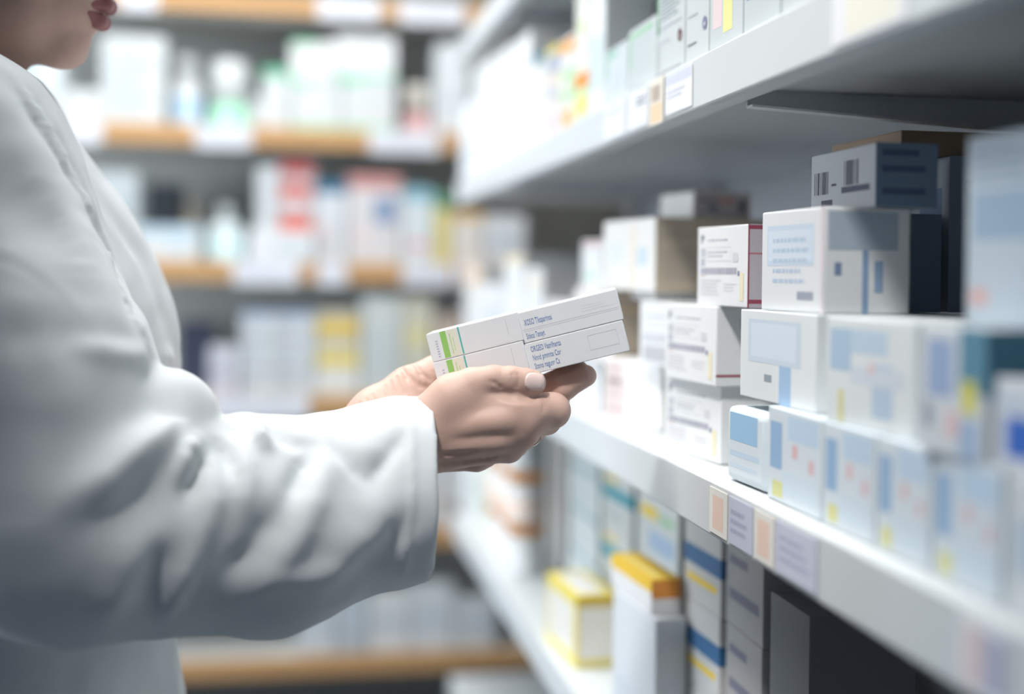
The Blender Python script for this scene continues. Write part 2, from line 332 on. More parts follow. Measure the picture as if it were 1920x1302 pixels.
# bottom layer row
rbox('pale blue rounded pack at the foot of the sharp stack', 1362, .388, 1436, .392, 820, Z1, Z1+.066, .12, (.68, .75, .80), [('F', .1, .55, .8, .92, (.34, .55, .76)), ('F', .1, .35, .85, .42, (.55, .68, .80)), ('F', .1, .2, .8, .25, (.6, .7, .8))], bev=.008, seg=3, name='medicine_pack')
def dotty():
    return [('F', .05, .35, .28, .85, (.30, .46, .66)), ('F', .1, .05, .3, .22, (.66, .66, .30)), ('F', .48, .52, .58, .66, (.72, .48, .50)), ('F', .78, .42, .88, .56, (.70, .50, .54)), ('F', .3, .1, .95, .35, (.62, .72, .80)), ('F', .4, .7, .95, .95, (.52, .66, .80))]
for i, (a, b) in enumerate(((1440, 1540), (1545, 1640), (1646, 1745), (1752, 1880))):
    rbox(['speckled blue and white carton with pink dots, just right of the rounded pack', 'speckled blue carton with yellow blob, second from the rounded pack', 'blurred blue speckled carton, third from the rounded pack', 'most blurred blue speckled carton at the near right corner of the bottom layer'][i],
         a, .390, b, .390, 850, Z1, Z2-g, .13, (.66, .73, .78), dotty(), group='speckled cartons along the bottom layer')
# top back row
rbox('white carton with two dark barcodes on the top layer', 1521, .452, 1642, .452, 340, Z4+.0075, Z4+.058, .052, (.66, .69, .74), barcode('F', .06, .30, .30, .68, (.03, .04, .08), 9)+[('F', .34, .42, .42, .46, INK), ('F', .18, .1, .36, .2, INK)]+barcode('F', .54, .40, .76, .80, (.03, .04, .08), 7)+[('F', .5, .28, .92, .38, (.12, .13, .2)), ('R', 0, 0, 1, 1, (.17, .24, .34)), ('R', .1, .55, .8, .65, (.08, .12, .2)), ('R', .1, .8, .7, .9, (.08, .12, .2)), ('R', .1, .2, .8, .3, (.08, .12, .2))])
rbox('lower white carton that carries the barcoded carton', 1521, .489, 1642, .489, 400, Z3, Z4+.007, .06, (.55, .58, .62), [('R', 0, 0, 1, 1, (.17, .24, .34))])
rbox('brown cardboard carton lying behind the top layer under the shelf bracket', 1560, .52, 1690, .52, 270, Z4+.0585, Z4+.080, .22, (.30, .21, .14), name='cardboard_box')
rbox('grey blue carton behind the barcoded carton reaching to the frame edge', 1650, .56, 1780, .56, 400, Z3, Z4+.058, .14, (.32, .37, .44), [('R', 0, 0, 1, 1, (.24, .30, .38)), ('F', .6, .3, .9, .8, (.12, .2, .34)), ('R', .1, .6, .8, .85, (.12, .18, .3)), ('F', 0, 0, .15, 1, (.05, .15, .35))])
rbox('tall pale blue blurred carton at the right edge of the frame, third layer', 1812, .420, 1960, .425, 470, Z3, Z4+.040, .13, (.55, .64, .71), [('F', .1, .45, .9, .7, (.36, .48, .62)), ('F', .05, .1, .3, .2, (.7, .5, .5))]+words('F', .1, .72, .9, .95, 4, (.36, .46, .58)))
rbox('white and royal blue carton at the right edge of the frame', 1866, .392, 2010, .392, 780, Z2, Z2+.05, .12, (.70, .74, .78), [('F', .15, .15, .9, .6, (.03, .14, .55)), ('F', .0, .7, 1, .8, (.5, .6, .7))])
rbox('white blurred carton at the right edge under the royal blue one', 1890, .388, 2060, .388, 880, Z1, Z2-g, .12, (.66, .70, .72), [('F', .1, .3, .8, .7, (.5, .6, .68))])
# far half of the main shelf, blurred
FAR = [(1022, 1068, .405, 0, .075, WHITE, [('F', .1, .2, .8, .6, (.8, .66, .66))], 'white carton with pink print at the far half of the main shelf'),
       (1022, 1070, .41, .0755, .14, (.80, .76, .74), [('F', .1, .5, .9, .7, (.74, .6, .58))], 'cream carton stacked on the pink printed one, far half of the main shelf'),
       (985, 1018, .405, 0, .11, (.78, .78, .80), [('F', .1, .3, .9, .6, (.5, .6, .8))], 'tall white carton with faint blue print, far half of the main shelf'),
       (985, 1016, .41, .1105, .19, WHITE, [('F', .1, .6, .9, .8, (.85, .75, .6))], 'white carton on the tall faint blue one, far half of the main shelf'),
       (945, 981, .405, 0, .13, (.82, .82, .80), [('F', .2, .2, .7, .5, (.5, .75, .72))], 'white carton with aqua print near the far end of the main shelf'),
       (945, 980, .41, .1305, .215, WHITE, [('F', .0, .8, 1, 1, (.8, .7, .5))], 'white carton with straw coloured top near the far end of the main shelf'),
       (905, 940, .405, 0, .16, (.80, .80, .82), [('F', .2, .4, .8, .7, (.6, .66, .8))], 'tall white carton with lilac print at the far end of the main shelf'),
       (872, 901, .405, 0, .12, WHITE, [('F', .1, .3, .9, .4, GRN)], 'white carton with a green stripe, last on the main shelf'),
       (872, 900, .41, .1205, .20, (.82, .80, .76), [('F', .1, .5, .9, .9, (.85, .6, .4))], 'cream carton with peach print, on the last green striped carton')]
for a, b, X, z0, z1, c, pr, lb in FAR: rbox(lb, a, X, b, X+.004, 600, Z1+z0, Z1+z1, .16, c, pr)
# ------------------------------------------------------------------ upper shelf
U1 = ST['s1']+.0003
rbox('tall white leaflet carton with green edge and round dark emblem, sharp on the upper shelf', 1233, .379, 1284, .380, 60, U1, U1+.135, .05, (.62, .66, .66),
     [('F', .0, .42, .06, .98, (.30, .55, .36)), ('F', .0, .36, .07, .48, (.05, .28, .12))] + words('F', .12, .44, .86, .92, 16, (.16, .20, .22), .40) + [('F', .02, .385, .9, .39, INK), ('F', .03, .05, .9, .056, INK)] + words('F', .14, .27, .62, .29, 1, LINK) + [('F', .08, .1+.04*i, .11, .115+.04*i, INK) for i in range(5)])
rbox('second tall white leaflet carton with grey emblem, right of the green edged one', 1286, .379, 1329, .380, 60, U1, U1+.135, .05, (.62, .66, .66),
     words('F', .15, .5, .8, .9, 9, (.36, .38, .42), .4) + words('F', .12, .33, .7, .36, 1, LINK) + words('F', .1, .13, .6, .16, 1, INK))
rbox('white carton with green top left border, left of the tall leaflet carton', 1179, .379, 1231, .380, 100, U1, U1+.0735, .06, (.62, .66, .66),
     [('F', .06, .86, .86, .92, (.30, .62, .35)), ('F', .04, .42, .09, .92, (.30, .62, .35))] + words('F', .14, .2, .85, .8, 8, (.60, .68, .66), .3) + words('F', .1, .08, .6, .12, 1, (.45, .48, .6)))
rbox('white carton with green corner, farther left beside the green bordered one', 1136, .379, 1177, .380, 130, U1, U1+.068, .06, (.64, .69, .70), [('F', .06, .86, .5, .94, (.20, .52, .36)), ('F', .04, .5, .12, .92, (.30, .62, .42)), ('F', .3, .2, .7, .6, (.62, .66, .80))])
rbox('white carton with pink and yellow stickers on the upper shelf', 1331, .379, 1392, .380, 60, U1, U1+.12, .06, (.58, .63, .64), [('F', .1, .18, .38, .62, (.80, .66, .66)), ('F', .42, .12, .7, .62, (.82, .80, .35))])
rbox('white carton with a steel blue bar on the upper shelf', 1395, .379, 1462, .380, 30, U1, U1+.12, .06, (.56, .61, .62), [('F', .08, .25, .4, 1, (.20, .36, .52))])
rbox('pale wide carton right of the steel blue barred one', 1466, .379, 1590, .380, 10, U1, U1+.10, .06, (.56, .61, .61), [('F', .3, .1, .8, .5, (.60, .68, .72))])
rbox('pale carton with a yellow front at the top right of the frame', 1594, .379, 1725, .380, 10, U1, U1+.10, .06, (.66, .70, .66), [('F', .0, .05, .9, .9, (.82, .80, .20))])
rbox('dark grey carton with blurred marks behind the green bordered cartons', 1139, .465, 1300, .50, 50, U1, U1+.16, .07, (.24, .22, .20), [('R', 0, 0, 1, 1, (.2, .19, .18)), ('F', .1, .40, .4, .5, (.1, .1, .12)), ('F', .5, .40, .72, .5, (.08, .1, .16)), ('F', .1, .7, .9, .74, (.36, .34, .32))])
# emblem discs as parts of the two leaflet cartons
for o in [o for o in bpy.data.objects if o.get('label', '').startswith(('tall white leaflet', 'second tall'))]:
    dark = o['label'].startswith('tall')
    L, H = o.dimensions.x, o.dimensions.z
    bm = bmesh.new(); bmesh.ops.create_circle(bm, cap_ends=True, segments=24, radius=.0062)
    me = finish(bm, 'round_emblem', [mat((.12, .02, .03) if dark else (.22, .23, .36), .5)])
    e = link('round_emblem', me, o, Matrix.Translation((L*.84, -.0006, H*(.27 if dark else .25))) @ Matrix.Rotation(math.pi/2, 4, 'X'))
    bm = bmesh.new()
    for u, v, w, h in ((-.002, -.001, .0012, .003), (0, -.001, .0012, .0035), (.002, -.001, .0012, .003)): 
        vs = [bm.verts.new((u+a, v+b, .0001)) for a, b in ((-w/2, -h/2), (w/2, -h/2), (w/2, h/2), (-w/2, h/2))]; bm.faces.new(vs)
    link('emblem_mark', finish(bm, 'emblem_mark', [mat((.75, .72, .74), .5)]), e)
UP_FAR = [
 (1104, 1133, .385, 0, .17, (.80, .82, .82), [('F', .1, .2, .9, .6, (.62, .70, .72))], 'tall white carton column left of the green cornered carton'),
 (1078, 1102, .388, 0, .05, (.62, .78, .50), [('F', .1, .3, .9, .8, (.80, .75, .2))], 'green and yellow low carton on the upper shelf'),
 (1078, 1102, .388, .0505, .10, (.80, .78, .70), [('F', 0, 0, 1, .4, ORG)], 'cream carton with an orange base on the green low carton'),
 (1078, 1101, .388, .1005, .18, (.80, .80, .72), [('F', .2, .3, .8, .5, (.7, .8, .5))], 'cream carton with lime print, top of its upper shelf stack'),
 (1050, 1076, .388, 0, .045, (.78, .74, .70), [('F', .1, .2, .9, .7, (.82, .45, .2))], 'carton with orange square on the upper shelf, bottom of its stack'),
 (1050, 1076, .388, .0455, .09, (.50, .72, .45), [('F', .1, .3, .6, .7, (.80, .78, .72))], 'light green carton second in its upper shelf stack'),
 (1050, 1075, .388, .0905, .135, (.80, .80, .80), [('F', .0, .5, 1, .9, (.85, .4, .1))], 'white carton with orange band third in its upper shelf stack'),
 (1024, 1047, .388, 0, .05, (.80, .78, .78), [('F', .1, .2, .8, .8, (.80, .55, .65))], 'white carton with pink print on the upper shelf'),
 (1024, 1047, .388, .0505, .10, (.80, .70, .62), [('F', .1, .2, .8, .6, (.5, .55, .66))], 'salmon carton on the pink printed one, upper shelf'),
 (1024, 1046, .388, .1005, .14, (.42, .46, .56), [('F', 0, .7, 1, 1, (.75, .62, .15))], 'slate carton with yellow top edge on the upper shelf'),
 (996, 1021, .388, 0, .075, (.82, .82, .80), [('F', .2, .2, .7, .5, (.80, .6, .4))], 'white carton with peach patch on the upper shelf'),
 (996, 1020, .388, .0755, .15, (.80, .80, .74), [('F', 0, .75, 1, 1, (.06, .18, .26))], 'cream carton with dark teal top on the upper shelf'),
 (962, 993, .388, 0, .20, (.82, .83, .83), [('F', .2, .3, .7, .6, (.66, .70, .74))], 'tall white blurred carton beside the teal topped one, upper shelf'),
 (930, 959, .388, 0, .10, (.82, .82, .82), [('F', .2, .2, .8, .7, (.8, .8, .7))], 'white low carton, far part of the upper shelf'),
 (930, 958, .388, .1005, .21, (.82, .83, .84), [('F', .1, .1, .5, .5, (.65, .7, .75))], 'white carton stacked at the far part of the upper shelf'),
 (896, 927, .388, 0, .22, (.83, .84, .84), [('F', .1, .3, .8, .5, (.72, .76, .78))], 'tall white carton near the end of the upper shelf'),
 (866, 893, .388, 0, .17, (.80, .83, .85), [('F', .1, .3, .8, .5, (.62, .72, .80))], 'last white carton on the upper shelf end')]
for a, b, X, z0, z1, c, pr, lb in UP_FAR: rbox(lb, a, X, b, X+.001, 200, U1+z0, U1+z1, .062 if a > 990 else .12, c, pr)
# ------------------------------------------------------------------ shelf below the main one
L1 = ST['s3']+.0003
LOW = [
 (1026, 1082, .384, .394, 0, .096, .060, (.80, .66, .12), [('F', .08, .12, .92, .84, (.80, .78, .72)), ('T', .12, .15, .88, .8, (.80, .79, .76)), ('R', .05, .1, .95, .85, (.80, .78, .72)), ('R', 0, .86, 1, 1, (.62, .42, .06))], 'white carton with yellow edges low on the bottom shelf'),
 (1128, 1184, .465, .47, 0, .255, .1, (.62, .64, .62), [('F', 0, .16, 1, .22, TEAL), ('F', 0, .46, 1, .52, TEAL), ('F', 0, .76, 1, .82, TEAL), ('R', 0, .16, 1, .22, TEAL), ('R', 0, .46, 1, .52, TEAL), ('R', 0, .76, 1, .82, TEAL), ('F', .1, .56, .4, .6, YEL), ('F', .1, .88, .5, .91, YEL)], 'tall carton column with three dark teal bands, below the main shelf'),
 (1066, 1122, .475, .48, 0, .28, .12, (.62, .68, .68), [('F', 0, .3, 1, .34, (.35, .45, .48)), ('F', 0, .66, 1, .70, (.35, .45, .48)), ('R', .1, .1, .9, .9, (.5, .56, .58))], 'tall grey green carton column, below the main shelf'),
 (1024, 1060, .505, .505, 0, .29, .12, (.82, .82, .80), [('F', .1, .4, .7, .7, (.74, .76, .76))], 'tall plain white carton column, below the main shelf'),
 (1194, 1272, .47, .475, 0, .25, .1, (.60, .62, .60), [('F', .1, .62, .5, .68, YEL), ('F', .3, .2, .9, .5, (.40, .52, .66)), ('F', .0, .5, 1, .53, (.3, .36, .5)), ('F', .5, .62, .9, .7, (.4, .6, .4))], 'tall pale carton column with blue smudges, below the main shelf'),
 (1283, 1352, .44, .445, 0, .27, .1, (.56, .57, .56), [('F', 0, .16, 1, .24, (.05, .16, .34)), ('F', 0, .50, 1, .57, (.05, .16, .34)), ('F', 0, .80, 1, .88, (.05, .20, .30)), ('F', .1, .40, .9, .44, YEL), ('F', .1, .05, .9, .09, YEL)], 'tall beige carton column with navy bands, below the main shelf'),
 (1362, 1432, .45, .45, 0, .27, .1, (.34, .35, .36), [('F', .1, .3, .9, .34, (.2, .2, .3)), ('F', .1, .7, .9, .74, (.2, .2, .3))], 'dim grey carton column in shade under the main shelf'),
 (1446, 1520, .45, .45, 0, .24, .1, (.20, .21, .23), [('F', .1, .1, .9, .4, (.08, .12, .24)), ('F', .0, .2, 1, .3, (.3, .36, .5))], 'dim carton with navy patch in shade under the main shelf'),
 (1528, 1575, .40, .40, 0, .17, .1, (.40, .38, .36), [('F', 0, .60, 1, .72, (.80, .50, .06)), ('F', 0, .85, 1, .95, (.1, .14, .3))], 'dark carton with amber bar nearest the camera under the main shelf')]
SPLIT = {'tall carton column with three dark teal bands, below the main shelf': (3, (.62, .64, .62), [('F', 0, .50, 1, .70, TEAL), ('R', 0, .50, 1, .70, TEAL), ('F', .1, .78, .5, .86, YEL), ('F', .1, .15, .7, .3, (.5, .54, .54))], '%s carton of the stack with dark teal bands, below the main shelf'),
         'tall grey green carton column, below the main shelf': (4, (.66, .71, .70), [('F', 0, .06, 1, .2, (.35, .45, .48)), ('F', .1, .4, .7, .6, (.56, .62, .62)), ('R', .1, .1, .9, .8, (.5, .56, .58))], '%s carton of the grey green stack, below the main shelf'),
         'tall pale carton column with blue smudges, below the main shelf': (3, (.64, .66, .64), [('F', .1, .62, .5, .8, YEL), ('F', .3, .15, .9, .45, (.40, .52, .66)), ('F', .55, .62, .9, .76, (.4, .6, .4))], '%s carton of the pale stack with blue smudges, below the main shelf'),
         'tall beige carton column with navy bands, below the main shelf': (3, (.60, .60, .58), [('F', 0, .45, 1, .68, (.05, .16, .34)), ('R', 0, .45, 1, .68, (.05, .16, .34)), ('F', .1, .25, .9, .33, YEL)], '%s carton of the beige stack with navy bands, below the main shelf'),
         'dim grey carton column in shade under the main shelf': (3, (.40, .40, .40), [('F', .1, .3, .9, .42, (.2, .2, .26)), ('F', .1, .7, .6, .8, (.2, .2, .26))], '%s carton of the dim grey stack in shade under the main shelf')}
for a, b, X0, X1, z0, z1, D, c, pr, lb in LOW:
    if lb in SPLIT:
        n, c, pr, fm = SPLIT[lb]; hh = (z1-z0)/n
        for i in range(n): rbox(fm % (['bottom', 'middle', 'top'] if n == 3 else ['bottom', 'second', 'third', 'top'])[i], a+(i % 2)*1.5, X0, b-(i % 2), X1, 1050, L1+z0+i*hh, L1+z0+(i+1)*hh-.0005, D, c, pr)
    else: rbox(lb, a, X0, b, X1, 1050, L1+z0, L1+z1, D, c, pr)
# slanted yellow packet on top of the yellow edged carton
o = rbox('amber and white packet lying on the low cartons under the main shelf', 1146, .392, 1222, .402, 1080, L1+.1585, L1+.197, .035, (.74, .74, .74), [('T', 0, 0, 1, 1, (.80, .52, .05)), ('R', 0, .45, 1, 1, (.70, .28, .06)), ('F', 0, .62, 1, 1, (.80, .52, .05)), ('T', .1, .2, .9, .5, (.80, .66, .20))], name='medicine_packet', cat='packet')
rbox('low white carton under the amber packet', 1150, .392, 1230, .402, 1120, L1, L1+.158, .036, (.66, .69, .72), [('F', .1, .2, .4, .4, (.6, .66, .7))])
# orange-capped white bottles in a stack of trays at left
for i, (px, X) in enumerate(((987, .43), (967, .43), (949, .43))):
    p = onX(px, 1000, X)
    for k in range(3):
        bottle('pill_bottle', ['white bottle with an orange cap, %s of the stack nearest the cartons', 'white bottle with an orange cap, %s of the middle bottle stack', 'white bottle with an orange cap, %s of the farthest bottle stack'][i] % ['bottom', 'middle', 'top'][k], 'bottle', (p.x-.003, p.y, L1+k*.093), .036, .092, (.82, .83, .83), (.85, .38, .12), (.80, .66, .58) if k % 2 else (.72, .76, .78), 'orange capped bottles under the main shelf', capfrac=.22, neck=.8)
for i, (a, b, h, c) in enumerate(((885, 897, .16, (.82, .84, .82)), (899, 912, .20, (.80, .80, .66)), (864, 883, .13, (.80, .82, .84)))):
    rbox(['white carton between two paler ones at the far end of the bottom shelf', 'cream yellow carton beside the farthest bottle stack', 'last small white carton at the far end of the bottom shelf'][i], a, .40, b, .40, 950, L1, L1+h, .15, c, [('F', .2, .3, .8, .6, (.7, .75, .7))])
# ------------------------------------------------------------------ back shelving with wooden edges
YB = 3.20
def wood_mat():
    m = bpy.data.materials.new('light beech wood'); m.use_nodes = True; nt = m.node_tree; b = nt.nodes['Principled BSDF']
    tc = nt.nodes.new('ShaderNodeTexCoord'); mp = nt.nodes.new('ShaderNodeMapping'); mp.inputs['Scale'].default_value = (1.5, 20, 30)
    n = nt.nodes.new('ShaderNodeTexNoise'); n.inputs['Scale'].default_value = 3; n.inputs['Detail'].default_value = 6
    cr = nt.nodes.new('ShaderNodeValToRGB'); cr.color_ramp.elements[0].color = (.50, .26, .10, 1); cr.color_ramp.elements[1].color = (.72, .44, .20, 1)
    nt.links.new(tc.outputs['Object'], mp.inputs['Vector']); nt.links.new(mp.outputs[0], n.inputs['Vector']); nt.links.new(n.outputs['Fac'], cr.inputs['Fac']); nt.links.new(cr.outputs[0], b.inputs['Base Color'])
    b.inputs['Roughness'].default_value = .5
    return m
wood = wood_mat()
greyboard = mat((.60, .60, .57), .7, noise=.05, scale=4, name='grey laminate')
X0B, X1B = -2.2, .95
unitB = empty('wall_shelving_unit', (X0B, YB, 0)); tag(unitB, 'grey shelving unit with light wooden shelf edges across the end of the aisle', 'shelving unit')
def bp(name, lo, hi, m, parent=unitB, bev=0):
    return boxobj(name, (lo[0]-X0B, lo[1]-YB, lo[2]), (hi[0]-X0B, hi[1]-YB, hi[2]), m, parent, bev)
BZ = {}
zrow = {'t': onY(300, 16, YB).z, 'a': onY(300, 269, YB).z, 'b': onY(300, 526, YB).z, 'c': onY(300, 782, YB).z}
sp = zrow['b']-zrow['c']; zrow['d'] = zrow['c']-sp; zrow['e'] = zrow['d']-sp*.95; zrow['u'] = zrow['t']+sp
for k, zb in zrow.items():
    sh = bp('shelf_board', (X0B+.02, YB+.018, zb+.004), (X1B-.02, YB+.40, zb+.046), greyboard)
    bp('wooden_edge', (X0B+.02, YB, zb), (X1B-.02, YB+.018, zb+.048), wood, sh, .002)
    BZ[k] = zb+.0485
bp('back_panel', (X0B+.02, YB+.40, .05), (X1B-.02, YB+.415, 2.45), greyboard)
bp('side_panel', (X0B, YB, 0), (X0B+.02, YB+.415, 2.45), greyboard)
bp('side_panel', (X1B-.02, YB, 0), (X1B, YB+.415, 2.45), greyboard)
bp('plinth', (X0B+.02, YB+.03, 0), (X1B-.02, YB+.05, .09), greyboard)
def blabel(label, px0, px1, row, y0=None, pr=()):
    zb = zrow[row]; A = onY(px0, 300, YB-.0015); B = onY(px1, 300, YB-.0015)
    carton('shelf_label', label, 'shelf label', (A.x, YB-.0015), (B.x, YB-.0015), zb+.0-.006, zb+.050, .001, (.82, .83, .88), list(pr), (), 'paper labels on the wooden shelf edges', bev=0, seg=1)
lb = lambda: words('F', .1, .2, .9, .8, 3, (.7, .72, .80))
for a in ((20, 190, 'a', 'white paper label on the second wooden edge under the chin'), (366, 470, 'a', 'white paper label on the second wooden edge below the green banded bottle'), (692, 822, 'a', 'white paper label on the second wooden edge below the pink based bottle'),
          (440, 562, 'b', 'wide white paper label on the third wooden edge below the red topped cartons'), (598, 652, 'b', 'narrow white paper label on the third wooden edge'), (758, 850, 'b', 'white paper label on the third wooden edge right of the narrow one'), (860, 965, 'b', 'rightmost white paper label on the third wooden edge'),
          (400, 585, 'c', 'widest white paper label, on the lowest wooden edge above the sleeve'), (222, 290, 't', 'white paper label on the top wooden edge beside the lips'), (592, 708, 't', 'middle white paper label on the top wooden edge'), (745, 866, 't', 'rightmost white paper label on the top wooden edge')):
    blabel(a[3], a[0], a[1], a[2], pr=lb())
def bbx(label, row, px0, px1, ytop, c, pr=(), ybot=None, dy=.02, D=.14, name='medicine_box', cat='box', group=None, **kw):
    Y = YB+dy; A = onY(px0, ytop, Y); B = onY(px1, ytop, Y); zt = onY((px0+px1)/2, ytop, Y).z
    z0 = BZ[row]+.0003 if ybot is None else max(BZ[row]+.0003, onY((px0+px1)/2, ybot, Y).z+.0005)
    return carton(name, label, cat, (A.x, Y), (B.x, Y), z0, zt, D, c, list(pr), (), group, **kw)
def bbt(label, row, px0, px1, ytop, body, cap, band=None, dy=.06, **kw):
    Y = YB+dy; A = onY(px0, ytop, Y); B = onY(px1, ytop, Y); r = (B.x-A.x)/2; z0 = BZ[row]+.0003
    return bottle('medicine_bottle', label, 'bottle', ((A.x+B.x)/2, Y+r, z0), r, A.z-z0, body, cap, band, None, **kw)
W = (.74, .77, .77); G2 = (.30, .72, .45)
# row a
bbx('pale carton with a teal band partly behind the white coat collar', 'a', 12, 118, 92, (.74, .80, .82), [('F', .1, .68, .6, .78, (.25, .55, .60)), ('F', .1, .2, .9, .5, (.62, .74, .78))])
bbx('low white carton below the chin, left of the big white carton', 'a', 122, 188, 168, W, [('F', 0, .1, 1, .3, (.74, .74, .80))])
bbx('big square white carton with faint text, right of the lips and chin', 'a', 192, 310, 68, W, words('F', .1, .1, .9, .9, 7, (.50, .60, .66), .6))
bbt('white bottle with a pale blue band, right of the big white carton', 'a', 322, 378, 104, W, W, (.48, .66, .84), neck=.72)
bbt('white wide capped bottle on a mint green base', 'a', 394, 466, 110, (.40, .86, .60), (.86, .90, .88), (.45, .86, .62), capfrac=.62, neck=.87)
bbx('small low white carton right of the mint green bottle', 'a', 470, 489, 186, W, [])
bbx('low white carton with green top beside the large green edged cartons', 'a', 492, 542, 128, W, [('F', 0, .84, 1, 1, (.22, .62, .40))])
ge = [('F', 0, 0, 1, .10, (.35, .78, .55)), ('F', 0, .9, .35, 1, (.35, .80, .50))]
bbx('white carton with green edges, lower left of the block of four', 'a', 546, 640, 152, W, ge)
bbx('white carton with green edges, lower right of the block of four', 'a', 643, 742, 150, W, ge)
bbx('white carton with green edges, upper left of the block of four', 'a', 546, 628, 78, (.88, .90, .88), [('F', 0, .88, .6, 1, (.35, .80, .50)), ('F', 0, 0, 1, .05, (.35, .78, .55))], ybot=151)
bbx('white carton with green edges, upper right of the block of four', 'a', 631, 742, 68, (.88, .90, .89), [('F', 0, 0, 1, .12, (.35, .78, .55))], ybot=149)
bbt('round cream jar with a pink base beside the tall white carton', 'a', 756, 808, 158, (.80, .45, .46), (.82, .80, .72), (.80, .50, .50), capfrac=.55, neck=.86)
bbx('tall white carton at the right end of the second row', 'a', 818, 880, 82, (.78, .82, .84), [('F', .1, .3, .8, .4, (.7, .75, .8))])
bbx('white carton with grey text right of the tall carton in the second row', 'a', 890, 975, 120, (.80, .82, .83), [('F', .3, .2, .8, .5, (.6, .65, .7))])
# row t (only bottoms visible at the frame top) : none show
# row b
bbx('pale grey carton beside the coat on the third row', 'b', 176, 258, 322, (.56, .62, .64), [('F', .1, .2, .9, .7, (.50, .58, .60))])
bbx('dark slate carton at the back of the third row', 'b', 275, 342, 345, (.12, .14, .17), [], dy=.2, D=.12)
bbt('small cream bottle in the dark gap of the third row', 'b', 342, 376, 374, (.60, .56, .48), (.50, .46, .38), dy=.14)
bbx('low white carton with sky blue edge on the third row', 'b', 258, 374, 424, W, [('F', 0, .75, 1, .95, (.5, .72, .86)), ('F', .5, .3, .8, .6, (.6, .75, .85))])
bbt('white bottle with pointed aqua tinted shoulders on the third row', 'b', 388, 458, 384, (.74, .84, .85), W, (.62, .82, .84), neck=.35)
bbx('narrow white carton left of the red topped cartons', 'b', 482, 518, 312, (.66, .70, .72), [])
rt = [('F', .05, .45, .95, .97, (.72, .16, .12))]
bbx('white carton with a red top, bottom of the red stack', 'b', 521, 588, 398, W, rt)
bbx('white carton with a red top, middle of the red stack', 'b', 521, 588, 346, (.70, .72, .74), rt, ybot=397)
bbx('white carton with a red top, top of the red stack', 'b', 521, 590, 304, (.55, .56, .58), [('F', .05, .35, .95, .97, (.52, .10, .09))], ybot=345)
bbx('white carton with a navy top right of the red stack', 'b', 592, 650, 342, (.72, .75, .78), [('F', 0, .86, 1, 1, (.06, .20, .34)), ('F', .1, .3, .4, .5, (.8, .6, .6))])
bbx('white carton with pink top and blue square on the third row', 'b', 654, 752, 328, (.74, .72, .72), [('F', 0, .84, 1, 1, (.62, .30, .28)), ('F', .5, .45, .9, .75, (.25, .34, .52)), ('F', .1, .25, .4, .4, (.85, .7, .7))])
bbx('white carton with sky blue top on the third row', 'b', 756, 812, 352, (.74, .80, .82), [('F', 0, .82, 1, 1, (.30, .56, .66)), ('F', .2, .2, .8, .3, (.85, .45, .5))])
bbx('small green and yellow carton near the right of the third row', 'b', 815, 846, 362, (.80, .70, .30), [('F', 0, .78, 1, 1, (.15, .36, .22))])
bbx('white carton with an orange top at the right of the third row', 'b', 850, 905, 398, (.84, .80, .74), [('F', 0, .84, 1, 1, (.88, .58, .24))])
bbx('white carton right of the orange topped one on the third row', 'b', 910, 985, 404, (.80, .82, .84), [('F', .2, .3, .8, .6, (.66, .74, .80))])
bbx('low white carton with pale mint print in front of the red stack', 'b', 466, 588, 432, (.84, .85, .86), [('F', .4, .2, .9, .7, (.70, .76, .78))], dy=.0, D=.018)
# row c
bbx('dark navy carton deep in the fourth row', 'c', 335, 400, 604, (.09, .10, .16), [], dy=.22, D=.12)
bbx('white carton with lilac tint at the left of the fourth row', 'c', 392, 446, 652, (.66, .66, .72), [('F', .1, .3, .5, .7, (.5, .5, .6))])
for i, (a, b) in enumerate(((452, 520), (523, 590))):
    for k, (yt, yb) in enumerate(((690, None), (636, 689), (584, 635))):
        bbx('white carton with grey print, %s of the %s fourth row column' % (['bottom', 'middle', 'top'][k], ['left', 'right'][i]), 'c', a, b, yt, (.68, .72, .74), [('F', .1, .3, .5, .7, (.52, .55, .60)), ('F', 0, .84, 1, 1, (.25, .36, .58) if k == 2 else (.60, .62, .66))], ybot=yb)
bbx('white carton with a yellow top, bottom of the yellow stack', 'c', 594, 674, 655, (.80, .80, .76), [('F', 0, .62, 1, .95, (.85, .68, .16))])
bbx('white carton with a yellow band, top of the yellow stack', 'c', 594, 674, 584, (.66, .62, .50), [('F', 0, .35, 1, .75, (.80, .56, .08))], ybot=654)
bbx('tall pale sage carton right of the yellow stack', 'c', 680, 752, 556, (.66, .70, .68), [('F', .1, .2, .8, .7, (.60, .66, .66))])
bbx('tall straw coloured carton right of the sage one', 'c', 756, 812, 556, (.68, .67, .55), [('F', .1, .5, .9, .7, (.78, .72, .4))])
bbx('white square carton at the right of the fourth row', 'c', 872, 975, 552, (.84, .84, .84), [('F', .2, .2, .7, .5, (.8, .76, .74))])
bbx('small beige carton between the straw and the white one', 'c', 817, 866, 590, (.60, .50, .42), [])
